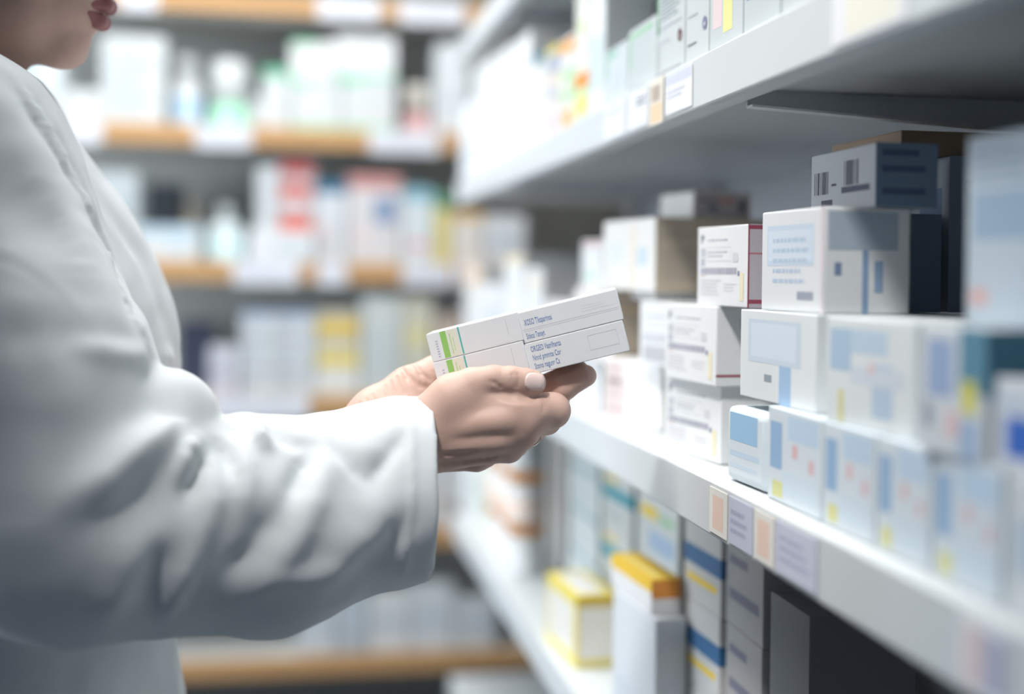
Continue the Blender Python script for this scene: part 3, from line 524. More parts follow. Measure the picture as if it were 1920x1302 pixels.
# row d and e
for i, (a, b, yt, c, pr) in enumerate(((585, 640, 870, (.70, .74, .76), []), (645, 700, 850, (.76, .78, .80), []), (705, 770, 880, (.66, .68, .70), []), (775, 835, 860, (.78, .79, .80), [('F', .1, .3, .9, .5, (.8, .7, .6))]), (838, 890, 840, (.80, .82, .82), [('F', .1, .1, .9, .3, (.45, .36, .30))]), (894, 960, 835, (.80, .82, .84), [('F', .4, .6, .9, .8, (.7, .74, .80))]))):
    bbx(['white carton hidden behind the sleeve, fifth row', 'second white carton behind the sleeve, fifth row', 'grey white carton behind the cuff, fifth row', 'white carton with a peach stripe behind the cuff, fifth row', 'white carton with a brown base right of the cuff, fifth row', 'white carton below the hands, fifth row'][i], 'd', a, b, yt, c, pr)
for i, (a, b, yt, c) in enumerate(((560, 628, 1120, (.72, .76, .78)), (632, 690, 1090, (.56, .62, .66)), (694, 770, 1112, (.78, .80, .80)), (774, 850, 1098, (.74, .78, .80)), (854, 930, 1125, (.70, .74, .76)))):
    bbx(['pale blue carton just under the sleeve, lowest row', 'blue grey carton under the sleeve, lowest row', 'wide white carton under the cuff, lowest row', 'white carton right of the wide one, lowest row', 'grey white carton near the metal shelving, lowest row'][i], 'e', a, b, yt, c, [('F', .1, .4, .9, .6, (.62, .68, .72))])
# ------------------------------------------------------------------ signed-distance modelling (numpy) for the person
def cp(px, py, d): return np.array(((px-960)/F*d, -(py-516)/F*d, d), dtype=np.float32)
CM = np.array([[RT.x, UP.x, FW.x], [RT.y, UP.y, FW.y], [RT.z, UP.z, FW.z]])
def toworld(V): return V @ CM.T + np.array(CAM)
def sep(p, k):
    """gap that makes a smooth union or cut of width k change the surface by exactly p"""
    return k-2*math.sqrt(k*p) if p < k else -p
class Field:
    def __init__(s, lo, hi, h):
        s.lo = np.array(lo, np.float32); s.h = h
        s.n = [int(math.ceil((hi[i]-lo[i])/h))+1 for i in range(3)]
        s.ax = [s.lo[i] + h*np.arange(s.n[i], dtype=np.float32) for i in range(3)]
        s.f = np.full(s.n, 0.2, np.float32)
    def sub(s, lo, hi):
        sl = []
        for i in range(3):
            a = int(max(0, math.floor((lo[i]-s.lo[i])/s.h))); b = int(min(s.n[i], math.ceil((hi[i]-s.lo[i])/s.h)+1))
            if b <= a: return None
            sl.append(slice(a, b))
        return tuple(sl)
    def cone(s, a, b, ra, rb, k=.01, op='u', kz=1.0, kx=1.0):
        a = np.array(a, np.float32); b = np.array(b, np.float32)
        m = max(ra, rb)+k*1.2+.006; mz = m/min(kz, 1)+0 if kz < 1 else m; mx = m/min(kx, 1)
        mm = np.array((mx, m, mz)); sl = s.sub(np.minimum(a, b)-mm, np.maximum(a, b)+mm)
        if sl is None: return
        sc = np.array((kx, 1, kz), np.float32); A = a*sc; B = b*sc; ba = B-A; L2 = float(ba@ba)+1e-12
        X = s.ax[0][sl[0]][:, None, None]*kx-A[0]; Y = s.ax[1][sl[1]][None, :, None]-A[1]; Z = s.ax[2][sl[2]][None, None, :]*kz-A[2]
        t = np.clip((X*ba[0]+Y*ba[1]+Z*ba[2])/L2, 0, 1)
        d = np.sqrt((X-t*ba[0])**2+(Y-t*ba[1])**2+(Z-t*ba[2])**2) - (ra+(rb-ra)*t)
        s.comb(sl, d, k, op)
    def comb(s, sl, d, k, op):
        g = s.f[sl]
        if op == 's':      # smooth subtract
            h = np.clip(.5-.5*(g+d)/k, 0, 1); s.f[sl] = g*(1-h)+(-d)*h + k*h*(1-h)
        else:
            h = np.clip(.5+.5*(d-g)/k, 0, 1); s.f[sl] = d*(1-h)+g*h - k*h*(1-h)
    def chain(s, pts, k=.01, op='u', kz=1.0):
        """pts = [(px,py,d,r)]"""
        for p, q in zip(pts[:-1], pts[1:]): s.cone(cp(*p[:3]), cp(*q[:3]), p[3], q[3], k, op, kz)
    def ell(s, c, r, k=.01, op='u', up=(0, 1)):
        c = np.array(c, np.float32); m = max(r)+k+.006; sl = s.sub(c-m, c+m)
        if sl is None: return
        X = s.ax[0][sl[0]][:, None, None]-c[0]; Y = s.ax[1][sl[1]][None, :, None]-c[1]; Z = s.ax[2][sl[2]][None, None, :]-c[2]
        u = X*up[1]-Y*up[0]; v = X*up[0]+Y*up[1]
        q = np.sqrt((u/r[0])**2+(v/r[1])**2+(Z/r[2])**2); q2 = np.sqrt((u/r[0]**2)**2+(v/r[1]**2)**2+(Z/r[2]**2)**2)+1e-9
        s.comb(sl, q*(q-1)/q2, k, op)
    def snap(s): s.base = s.f.copy()
    def surf(s, px, py, dmin=None):
        """depth of the snapped surface seen along px,py"""
        n = np.array(s.n); st = s.h*.5
        d = np.arange(float(s.ax[2][0]) if dmin is None else dmin, float(s.ax[2][-1]), st)
        q = np.stack([(px-960)/F*d, -(py-516)/F*d, d], 1); i = ((q-s.lo)/s.h).round().astype(int)
        ok = ((i >= 0) & (i < n)).all(1); i = np.clip(i, 0, n-1); v = s.base[i[:, 0], i[:, 1], i[:, 2]]; w = ok & (v < 0)
        if not w.any(): return None
        j = int(np.argmax(w)); return float(d[j] - 0) + float(v[j])*-0.0
    def along(s, pts, fn, step=12.0):
        """densify the line, drop it on the surface, break it where the surface jumps"""
        D = []
        for (x0, y0, r0), (x1, y1, r1) in zip(pts[:-1], pts[1:]):
            m = max(1, int(math.hypot(x1-x0, y1-y0)/step))
            for i in range(m): t = i/m; D.append((x0+(x1-x0)*t, y0+(y1-y0)*t, r0+(r1-r0)*t))
        D.append(pts[-1]); n_ = len(D); runs = [[]]; last = None
        for i, (x, y, r) in enumerate(D):
            d = s.surf(x, y)
            if d is None or (last is not None and abs(d-last) > .012):
                runs.append([]); last = d
                if d is None: continue
            e = min(1, (i+1)/(n_*.25), (n_-i)/(n_*.25))       # fade out at both ends
            r = r*d/F; last = d; runs[-1].append(fn(x, y, d, r, e))
        return [q for q in runs if len(q) > 1]
    def ridge(s, pts, prot=.004, k=.012):
        for q in s.along(pts, lambda x, y, d, r, e: (x, y, d+r+sep(prot*e, k), r)): s.chain(q, k)
    def groove(s, pts, depth=.006, k=.012):
        for q in s.along(pts, lambda x, y, d, r, e: (x, y, d-r-sep(depth*e, k), r)): s.chain(q, k, 's')
    def mesh(s):
        f = s.f; ins = f < 0; n = f.shape
        cnt = np.zeros([n[0]-1, n[1]-1, n[2]-1], np.uint8); acc = np.zeros([n[0]-1, n[1]-1, n[2]-1, 3], np.float32)
        for ax in range(3):
            lo = [slice(None)]*3; hi = [slice(None)]*3; lo[ax] = slice(0, -1); hi[ax] = slice(1, None)
            a = f[tuple(lo)]; b = f[tuple(hi)]; cr = (a < 0) != (b < 0)
            t = np.where(cr, a/(a-b+1e-20*(a == b)), 0).astype(np.float32)
            o1, o2 = [i for i in range(3) if i != ax]
            for i in (0, 1):
                for j in (0, 1):
                    sl = [slice(None)]*3; sl[o1] = slice(i, n[o1]-1+i); sl[o2] = slice(j, n[o2]-1+j); sl = tuple(sl)
                    c = cr[sl]; cnt += c; acc[..., ax] += np.where(c, t[sl], 0)
                    acc[..., o1] += np.where(c, i, 0); acc[..., o2] += np.where(c, j, 0)
        act = cnt > 0; idx = np.full(act.shape, -1, np.int64); I = np.argwhere(act); idx[act] = np.arange(len(I))
        V = (I + acc[act]/cnt[act][:, None])*s.h + s.lo
        Q = []
        for ax in range(3):
            o1, o2 = [(1, 2), (2, 0), (0, 1)][ax]
            lo = [slice(1, -1)]*3; hi = [slice(1, -1)]*3; lo[ax] = slice(0, -1); hi[ax] = slice(1, None)
            a = ins[tuple(lo)]; b = ins[tuple(hi)]; E = np.argwhere(a != b)
            if len(E) == 0: continue
            fl = a[tuple(E.T)]; off = np.ones(3, int); off[ax] = 0; E = E+off
            def g(i, j):
                e = E.copy(); e[:, o1] -= i; e[:, o2] -= j; return idx[tuple(e.T)]
            q = np.stack([g(1, 1), g(0, 1), g(0, 0), g(1, 0)], 1)
            q[fl] = q[fl][:, ::-1]; Q.append(q)
        return V, np.concatenate(Q)
def smooth_v(V, Q, it=2, lam=.5):
    E = np.concatenate([Q[:, [0, 1]], Q[:, [1, 2]], Q[:, [2, 3]], Q[:, [3, 0]]]); deg = np.bincount(E.ravel(), minlength=len(V)).astype(float)[:, None]
    for k in range(it):
        for l in (lam, -lam*.9):
            S_ = np.zeros_like(V, dtype=float)
            for c in range(3): S_[:, c] = np.bincount(E[:, 0], V[E[:, 1], c], len(V)) + np.bincount(E[:, 1], V[E[:, 0], c], len(V))
            V = V + l*(S_/deg - V)
    return V
def mk(name, parts, m):
    """parts = [(V,Q)] in camera space -> one mesh in world space"""
    VV = []; QQ = []; o = 0
    for V, Q in parts: VV.append(toworld(V)); QQ.append(Q+o); o += len(V)
    V = np.concatenate(VV); Q = np.concatenate(QQ)
    me = bpy.data.meshes.new(name); me.vertices.add(len(V)); me.vertices.foreach_set('co', V.astype(np.float32).ravel())
    me.loops.add(Q.size); me.loops.foreach_set('vertex_index', Q.astype(np.int32).ravel())
    me.polygons.add(len(Q)); me.polygons.foreach_set('loop_start', np.arange(0, Q.size, 4, dtype=np.int32))
    me.update(calc_edges=True)
    me.polygons.foreach_set('use_smooth', [True]*len(Q)); me.materials.append(m)
    return me
# ---- skin
def skin_mat():
    m = bpy.data.materials.new('skin'); m.use_nodes = True; nt = m.node_tree; b = nt.nodes['Principled BSDF']
    tc = nt.nodes.new('ShaderNodeTexCoord'); n = nt.nodes.new('ShaderNodeTexNoise'); n.inputs['Scale'].default_value = 28; n.inputs['Detail'].default_value = 4
    cr = nt.nodes.new('ShaderNodeValToRGB'); cr.color_ramp.elements[0].position = .3; cr.color_ramp.elements[1].position = .7
    cr.color_ramp.elements[0].color = (.60, .40, .33, 1); cr.color_ramp.elements[1].color = (.68, .46, .38, 1)
    nt.links.new(tc.outputs['Object'], n.inputs['Vector']); nt.links.new(n.outputs['Fac'], cr.inputs['Fac']); nt.links.new(cr.outputs[0], b.inputs['Base Color'])
    v = nt.nodes.new('ShaderNodeTexVoronoi'); v.inputs['Scale'].default_value = 900; v.feature = 'DISTANCE_TO_EDGE'
    n2 = nt.nodes.new('ShaderNodeTexNoise'); n2.inputs['Scale'].default_value = 260; n2.inputs['Detail'].default_value = 3
    mp = nt.nodes.new('ShaderNodeMapping'); mp.inputs['Scale'].default_value = (1.6, 1, .7)
    nt.links.new(tc.outputs['Object'], mp.inputs[0]); nt.links.new(mp.outputs[0], n2.inputs['Vector'])
    nt.links.new(tc.outputs['Object'], v.inputs['Vector'])
    ad = nt.nodes.new('ShaderNodeMath'); ad.operation = 'MULTIPLY_ADD'; ad.inputs[1].default_value = 1.0
    nt.links.new(v.outputs['Distance'], ad.inputs[0]); nt.links.new(n2.outputs['Fac'], ad.inputs[2])
    bm_ = nt.nodes.new('ShaderNodeBump'); bm_.inputs['Strength'].default_value = .35; bm_.inputs['Distance'].default_value = .0004
    nt.links.new(ad.outputs[0], bm_.inputs['Height']); nt.links.new(bm_.outputs[0], b.inputs['Normal'])
    b.inputs['Roughness'].default_value = .5; b.inputs['Subsurface Weight'].default_value = .12; b.inputs['Subsurface Radius'].default_value = (.008, .003, .0015); b.inputs['Subsurface Scale'].default_value = 1.0
    b.inputs['Specular IOR Level'].default_value = .35
    return m
skin = skin_mat()
# ---- right hand (holds the cartons from the front)
H = .00105
f = Field(cp(640, 915, 1.055)*np.array((1, 1, 1)), (cp(1095, 660, 1.2)[0], cp(1000, 660, 1.1)[1], 1.2), H)
k = .008
f.chain([(600, 890, 1.095, .030), (700, 848, 1.10, .029), (800, 820, 1.105, .028), (822, 815, 1.105, .026)], k, kz=1.45)
f.chain([(820, 782, 1.102, .017), (965, 758, 1.098, .0148)], .012)
f.chain([(818, 803, 1.100, .017), (984, 786, 1.096, .0142)], .012)
f.chain([(818, 828, 1.102, .016), (976, 814, 1.100, .0136)], .012)
f.chain([(818, 848, 1.108, .0155), (953, 840, 1.108, .0125)], .012)
f.chain([(838, 806, 1.112, .020), (945, 795, 1.112, .018)], .012)
f.chain([(822, 858, 1.128, .0135), (895, 858, 1.132, .0115), (915, 856, 1.134, .009)], .006)      # heel of the palm
f.chain([(866, 764, 1.105, .015), (925, 752, 1.104, .0120)], .014)                                   # web
f.chain([(966, 761, 1.099, .0148), (1005, 770, 1.104, .0138), (1036, 770, 1.113, .0152)], .009)      # index
f.chain([(1036, 770, 1.113, .0150), (1030, 772, 1.138, .0118), (1000, 770, 1.158, .0095)], .004)
f.chain([(985, 788, 1.098, .0138), (1025, 789, 1.124, .0120), (1005, 786, 1.152, .0100), (965, 780, 1.162, .0088)], .004)
f.chain([(978, 816, 1.104, .0128), (1000, 808, 1.136, .0105), (985, 800, 1.160, .0092), (950, 792, 1.168, .008)], .004)
f.chain([(954, 842, 1.110, .0118), (968, 836, 1.138, .0095), (945, 828, 1.158, .0085)], .004)
f.snap()
f.ridge([(850, 802, 14), (905, 793, 12), (965, 785, 13)], .0016, .010)
f.ridge([(850, 836, 12), (900, 830, 10), (950, 826, 11)], .0012, .009)
f.groove([(1003, 742, 8), (970, 741, 9), (945, 738, 7)], .0014, .006)
f.chain([(812, 782, 1.103, .0185), (850, 746, 1.099, .0178), (888, 722, 1.097, .0140)], .014)        # thumb metacarpal
f.chain([(886, 720, 1.097, .0138), (925, 712, 1.095, .0118), (958, 712, 1.0945, .0111), (985, 716, 1.096, .0110), (1001, 718, 1.0975, .0105)], .0035)
f.snap()
f.groove([(822, 870, 3), (870, 868, 3), (925, 861, 2)], .0014, .004)
f.groove([(822, 857, 3), (862, 853, 3), (890, 850, 2)], .0007, .004)
for x, a, l in ((957, .5, 10), (962, .9, 13), (967, .8, 14), (972, 1., 13), (977, .5, 9)):
    f.groove([(x-2, 713-l, 1.1), (x+.5, 712, 1.5), (x-1, 713+l, 1.1)], .0006*a, .0014)
for x in (1016, 1021): f.groove([(x, 748, 1.2), (x+3, 760, 1.5), (x+2, 772, 1.2)], .0004, .0014)
f.groove([(938, 727, 2), (928, 719, 2), (920, 716, 1.5)], .0006, .003)
RH = f.mesh(); RH = (smooth_v(RH[0].astype(float), RH[1], 2), RH[1])
# ---- left hand (palm up under the cartons)
f = Field((cp(560, 0, 1.2)[0], cp(0, 960, 1.2)[1], 1.105), (cp(1130, 0, 1.16)[0], cp(0, 640, 1.2)[1], 1.235), .0012)
f.chain([(500, 972, 1.19, .030), (620, 868, 1.175, .026), (700, 790, 1.170, .0245)], .008)
f.chain([(700, 790, 1.170, .0245), (760, 772, 1.174, .022)], .012)
f.chain([(730, 781, 1.174, .0175), (930, 768, 1.182, .0150)], .012)
f.chain([(730, 789, 1.162, .016), (930, 776, 1.160, .0140)], .012)
f.chain([(745, 790, 1.165, .018), (925, 792, 1.170, .0130)], .012)
f.chain([(716, 762, 1.172, .020), (768, 728, 1.180, .0180), (808, 702, 1.187, .0145)], .012)         # thenar mound
f.chain([(808, 702, 1.187, .0140), (860, 660, 1.189, .0115), (905, 640, 1.190, .0098)], .006)        # thumb behind the cartons
f.chain([(930, 762, 1.178, .0120), (1010, 728, 1.166, .0100), (1060, 704, 1.152, .0090), (1086, 693, 1.148, .0080)], .003)
f.chain([(930, 772, 1.158, .0128), (1000, 750, 1.150, .0122), (1055, 727, 1.142, .0118), (1098, 705, 1.139, .0098)], .004)
f.chain([(925, 788, 1.168, .0120), (1000, 772, 1.168, .0100), (1050, 750, 1.160, .0090)], .003)
f.chain([(915, 796, 1.182, .0110), (985, 778, 1.186, .0092), (1030, 760, 1.184, .0080)], .003)
f.snap()
for i in range(11):                                                                                   # skin creases over the wrist and thumb base
    x = 664+i*11.5; y = 770-i*8.2; f.groove([(x-12, y-22, 1.2), (x-1, y-6, 1.8), (x+4, y+10, 1.6), (x+14, y+26, 1.2)], .0003+.0002*(i % 2), .0022)
f.groove([(752, 690, 2), (764, 706, 3), (786, 722, 3), (800, 726, 2)], .0016, .004)
f.groove([(778, 684, 2), (790, 700, 2.5), (806, 712, 2)], .0010, .003)
LH = f.mesh(); LH = (smooth_v(LH[0].astype(float), LH[1], 2), LH[1])
# ---- head, neck and trunk of the body
HD = 1.22
hp = lambda x, y, lat=0.0: np.array(((x-960)/F*HD, -(y-516)/F*HD, HD+lat), np.float32)
sx = HD/F
f = Field((hp(-420, 0)[0], hp(0, 330)[1], HD-.125), (hp(275, 0)[0], hp(0, -470)[1], HD+.125), .0022)
upv = (math.sin(.14), math.cos(.14))
f.ell(hp(10, -200), (190*sx, 195*sx, .076), .01, up=upv)
f.ell(hp(100, -190), (98*sx, 120*sx, .062), .02, up=upv)
f.ell(hp(85, -10), (88*sx, 105*sx, .055), .03, up=upv)
for sgn in (-1, 1):
    f.cone(hp(118, 88, sgn*.010), hp(-10, 38, sgn*.050), 26*sx, 34*sx, .02)
    f.cone(hp(-10, 42, sgn*.048), hp(-15, -90, sgn*.058), 32*sx, 34*sx, .02)
    f.cone(hp(70, 30, sgn*.036), hp(100, -60, sgn*.044), 44*sx, 44*sx, .025)
    f.cone(hp(166, -160, sgn*.018), hp(140, -165, sgn*.048), 20*sx, 20*sx, .015)
    f.ell(hp(178, -128, sgn*.031), (20*sx, 22*sx, .015), .012, 's')
    f.ell(hp(-22, -100, sgn*.076), (26*sx, 52*sx, .010), .004, up=(-.2, .98))
    f.ell(hp(-14, -100, sgn*.086), (14*sx, 34*sx, .006), .004, 's', up=(-.2, .98))
f.cone(hp(128, 91, -.008), hp(128, 91, .008), 26*sx, 26*sx, .012)
f.cone(hp(112, 66), hp(146, 66), 42*sx, 17*sx, .012)
f.cone(hp(140, 10, -.012), hp(140, 10, .012), 48*sx, 48*sx, .02)
f.cone(hp(176, -140), hp(226, -58), 10*sx, 15*sx, .010); f.ell(hp(228, -52), (20*sx, 17*sx, .010), .008)
for sgn in (-1, 1): f.ell(hp(208, -40, sgn*.012), (20*sx, 14*sx, .007), .008)
f.cone(hp(192, -30), hp(196, -8), 14*sx, 14*sx, .012)
BODYP = []
f.cone(hp(-45, 20), hp(-105, 260), .053, .056, .03)
f.cone(hp(-105, 250), hp(-130, 330), .056, .09, .03)
HEADF = f
# lips are separate soft bulges on the face
f.cone(hp(106, 82), hp(0, 46), 33*sx, 38*sx, .02)
def lips(F_, g_, up):
    c_, e_ = ((200, 10), (180, 17)) if up else ((188, 41), (177, 30))
    k_ = .005 if g_ < 0 else .003
    F_.cone(hp(*c_, -.006), hp(*c_, .006), (14.5+g_)*sx, (14.5+g_)*sx, k_)
    for q_ in (-1, 1): F_.cone(hp(*c_, q_*.006), hp(*e_, q_*.021), (14+g_)*sx, (7.5+g_)*sx, k_)
lips(f, -2.2, True); lips(f, -2.2, False)
f.cone(hp(214, 27, -.010), hp(214, 27, .010), 2*sx, 2*sx, .003, 's')
f.cone(hp(208, 26, 0), hp(184, 24, -.020), 2.5*sx, 1*sx, .002, 's'); f.cone(hp(208, 26, 0), hp(184, 24, .020), 2.5*sx, 1*sx, .002, 's')
f.ell(hp(190, 70), (15*sx, 9*sx, .022), .008, 's')
V, Q = f.mesh(); V = smooth_v(V.astype(float), Q, 2); HEAD = (V, Q)
# trunk and arms inside the clothes (coarse)
f = Field((-.78, -.62, .80), (.02, .18, 1.55), .006)
tp = lambda x, y, d: cp(x, y, d)
f.cone(hp(-120, 300), hp(60, 700), .06, .085, .06, kz=.62); f.cone(hp(60, 700), hp(90, 1500), .085, .09, .05, kz=.62)
f.cone(hp(-120, 300), tp(-70, 330, 1.07), .05, .045, .05)
f.cone(tp(-70, 330, 1.07), tp(170, 1010, .985), .045, .036, .03); f.cone(tp(170, 1010, .985), tp(700, 848, 1.10), .038, .026, .02)
f.cone(hp(-120, 300), tp(20, 330, 1.40), .05, .045, .05)
f.cone(tp(20, 330, 1.40), tp(180, 950, 1.36), .045, .038, .03); f.cone(tp(180, 950, 1.36), tp(600, 884, 1.18), .038, .026, .02)
TRUNK = f.mesh()
me = mk('person', [HEAD, TRUNK, RH, LH], skin)
# bring the mesh origin under the person so it can be pushed around from the feet
FOOT = Vector(P(60, 516, 1.22)); FOOT.z = 0
me.transform(Matrix.Translation(-FOOT))
person = link('person', me); person.location = FOOT
tag(person, 'person in a white lab coat holding four slim white cartons in both hands', 'person')
MW = Matrix.Translation(-FOOT)
def child(name, parts, m, parent=person):
    me = mk(name, parts, m); me.transform(MW); return link(name, me, parent)
from mathutils.bvhtree import BVHTree
hv = toworld(RH[0]); bvh = BVHTree.FromPolygons([tuple(v) for v in hv], [tuple(int(i) for i in q) for q in RH[1]])
def nail(name, cx, cy, rx, ry, ang, label=None):
    N, Mn = 9, 20; bm = bmesh.new(); rings = []
    ca, sa = math.cos(ang), math.sin(ang)
    for i in range(N+1):
        t = i/N; row = []
        for j in range(Mn):
            a = 2*math.pi*j/Mn; c, s_ = math.cos(a), math.sin(a); e = .75
            u = t*rx*math.copysign(abs(c)**e, c); v = t*ry*math.copysign(abs(s_)**e, s_)
            x = cx+u*ca-v*sa; y = cy+u*sa+v*ca; dr = ray(x, y).normalized()
            hit, nn, _, _ = bvh.ray_cast(CAM, dr)
            if hit is None: hit = last; nn = -dr
            last = hit
            q = hit + nn*(.0007 if i < N else -.0004)
            row.append(bm.verts.new(q-FOOT))
            if i == 0: break
        rings.append(row)
    for j in range(Mn): bm.faces.new((rings[0][0], rings[1][j], rings[1][(j+1) % Mn])).smooth = True
    for i in range(1, N):
        for j in range(Mn): bm.faces.new((rings[i][j], rings[i+1][j], rings[i+1][(j+1) % Mn], rings[i][(j+1) % Mn])).smooth = True
    bmesh.ops.recalc_face_normals(bm, faces=bm.faces)
    o = link(name, finish(bm, name, [mat((.84, .64, .59), .22, spec=.5)]), person)
    if label: o['label'] = label
nail('thumbnail', 1003, 716, 20, 17.5, .15, 'pale pink polished thumbnail')
# ring on the ring finger
def torus(R_, r_, n=28, m_=8):
    bm = bmesh.new(); g = [[bm.verts.new(((R_+r_*math.cos(2*math.pi*j/m_))*math.cos(2*math.pi*i/n), (R_+r_*math.cos(2*math.pi*j/m_))*math.sin(2*math.pi*i/n), r_*1.6*math.sin(2*math.pi*j/m_))) for j in range(m_)] for i in range(n)]
    for i in range(n):
        for j in range(m_): bm.faces.new((g[i][j], g[(i+1) % n][j], g[(i+1) % n][(j+1) % m_], g[i][(j+1) % m_])).smooth = True
    return bm
a = Vector(toworld(cp(978, 816, 1.104)[None])[0]); b = Vector(toworld(cp(1000, 808, 1.136)[None])[0])
bm = torus(.0119, .0009)
ro = link('finger_ring', finish(bm, 'finger_ring', [mat((.85, .80, .72), .2, metal=1.0)]), person)
ro.matrix_basis = Matrix.Translation(a.lerp(b, .62)-FOOT) @ (b-a).to_track_quat('Z', 'Y').to_matrix().to_4x4(); ro['label'] = 'thin silver ring'
# lips tint : thin shell over the lip bulges
lo_, hi_ = hp(150, 80, -.034), hp(235, -20, .034)
LB = (np.minimum(lo_, hi_), np.maximum(lo_, hi_))
lf = Field(*LB, .0009); lips(lf, .8, True); UL = lf.mesh(); UL = (smooth_v(UL[0].astype(float), UL[1], 1), UL[1])
lf = Field(*LB, .0009); lips(lf, .8, False); LL = lf.mesh(); LL = (smooth_v(LL[0].astype(float), LL[1], 1), LL[1])
lipm = mat((.34, .12, .12), .4, spec=.5, name='lips')
child('upper_lip', [UL], lipm); child('lower_lip', [LL], lipm)
# eyes and brows
for sgn in (-1, 1):
    c = Vector(toworld(hp(161, -128, sgn*.031)[None])[0])
    bm = bmesh.new(); bmesh.ops.create_uvsphere(bm, u_segments=24, v_segments=16, radius=.0118); bm.faces.ensure_lookup_table()
    for fc in bm.faces: fc.smooth = True
    e = link('eye', finish(bm, 'eye', [mat((.75, .73, .70), .2)]), person); e.location = c-FOOT
    bm = bmesh.new(); bmesh.ops.create_uvsphere(bm, u_segments=20, v_segments=12, radius=.0065)
    ir = link('iris', finish(bm, 'iris', [mat((.06, .03, .02), .2)]), e); ir.location = RT*.0062
    for up_, z_ in ((1, .0030), (-1, .0062)):
        bm = bmesh.new(); bmesh.ops.create_uvsphere(bm, u_segments=28, v_segments=24, radius=.0131)
        bmesh.ops.delete(bm, geom=[v for v in bm.verts if v.co.z*up_ < z_], context='VERTS')
        for fc in bm.faces: fc.smooth = True
        link('eyelid', finish(bm, 'eyelid', [skin]), e)
    ef = Field(np.minimum(hp(110, -140, sgn*.031-.03), hp(215, -205, sgn*.031+.03)), np.maximum(hp(110, -140, sgn*.031-.03), hp(215, -205, sgn*.031+.03)), .0014)
    ef.cone(hp(189, -166, sgn*.012), hp(182, -176, sgn*.030), 6*sx, 5*sx, .003); ef.cone(hp(182, -176, sgn*.030), hp(160, -170, sgn*.050), 5*sx, 3*sx, .003)
    child('eyebrow', [ef.mesh()], mat((.02, .014, .012), .7))
# hair
f = Field(hp(-480, 170, -.13), hp(240, -480, .13), .003)
f.ell(hp(-2, -212), (204*sx, 205*sx, .086), .01, up=upv)
f.cone(hp(-90, -60, 0), hp(-85, 60, 0), .055, .045, .03, kz=.8)
f.ell(hp(-215, -120), (80*sx, 85*sx, .045), .02)
f.ell(hp(190, -60), (150*sx, 190*sx, .12), .006, 's', up=(.15, .99))
f.cone(hp(60, -30, -.1), hp(60, -30, .1), 60*sx, 60*sx, .01, 's')
hair = child('hair', [f.mesh()], mat((.018, .013, .012), .45, spec=.5, noise=.3, scale=120, name='dark hair'))
# ---- lab coat
t0 = __import__('time').time()
f = Field((-.80, -.86, .82), (.0, .19, 1.58), .0036)
def tor(pts, kz=.70, k=.04):
    for p, q in zip(pts[:-1], pts[1:]):
        (x0, y0, r0), (x1, y1, r1) = p, q
        f.cone(hp(x0-r0/sx, y0), hp(x1-r1/sx, y1), r0, r1, k, kz=kz)
tor([(5, 225, .070), (62, 290, .095), (135, 390, .116), (180, 460, .124), (234, 540, .128), (282, 620, .130), (296, 700, .130), (300, 1000, .135), (310, 1400, .145), (345, 2000, .165)])
f.cone(hp(-100, 190), hp(-60, 260), .060, .075, .03)      # collar base
f.cone(hp(-90, 250), cp(-95, 300, 1.06), .07, .068, .05); f.cone(hp(-90, 250), cp(-45, 335, 1.37), .07, .068, .05)
# left arm
f.cone(cp(-45, 335, 1.37), cp(170, 950, 1.36), .066, .066, .04)
f.cone(cp(170, 950, 1.36), cp(480, 985, 1.22), .064, .046, .03); f.cone(cp(480, 985, 1.22), cp(640, 845, 1.175), .046, .034, .02)
# cuff: hollow end, cut square to the forearm
def cutcuff(c, n, rin, a, b, kz=1.0):
    X = f.ax[0][:, None, None]-c[0]; Y = f.ax[1][None, :, None]-c[1]; Z = f.ax[2][None, None, :]-c[2]
    pl = X*n[0]+Y*n[1]+Z*n[2]; near = (np.sqrt(X*X+Y*Y+Z*Z) < .15)
    f.f = np.where(near, np.maximum(f.f, pl), f.f).astype(np.float32)
    f.cone(a, b, rin, rin, .003, 's', kz=kz)
c = cp(622, 862, 1.18); n = np.array((.72, .68, -.1)); n /= np.linalg.norm(n)
cutcuff(c, n, .0300, cp(590, 888, 1.185), cp(690, 800, 1.17))
# right arm
f.cone(cp(-95, 300, 1.07), cp(60, 700, 1.01), .070, .078, .11)
f.cone(cp(60, 700, 1.01), cp(130, 985, .985), .080, .088, .05)
f.cone(cp(130, 985, .985), cp(500, 985, 1.055), .090, .084, .016, kz=1.15)
f.cone(cp(500, 985, 1.055), cp(760, 918, 1.105), .082, .0765, .03, kz=1.2)
f.cone(cp(760, 918, 1.105), cp(900, 905, 1.14), .0765, .0765, .02, kz=1.2)
f.cone(cp(130, 776, 1.00), cp(322, 772, 1.025), .036, .0355, .010)   # overhanging elbow fold
f.cone(cp(428, 822, 1.055), cp(445, 822, 1.055), .0150, .0150, .012)
f.snap()
c = cp(797, 915, 1.12); n = np.array((.975, -.02, .22)); n /= np.linalg.norm(n)
cutcuff(c, n, .0735, cp(770, 920, 1.11), cp(960, 900, 1.155), 1.2)
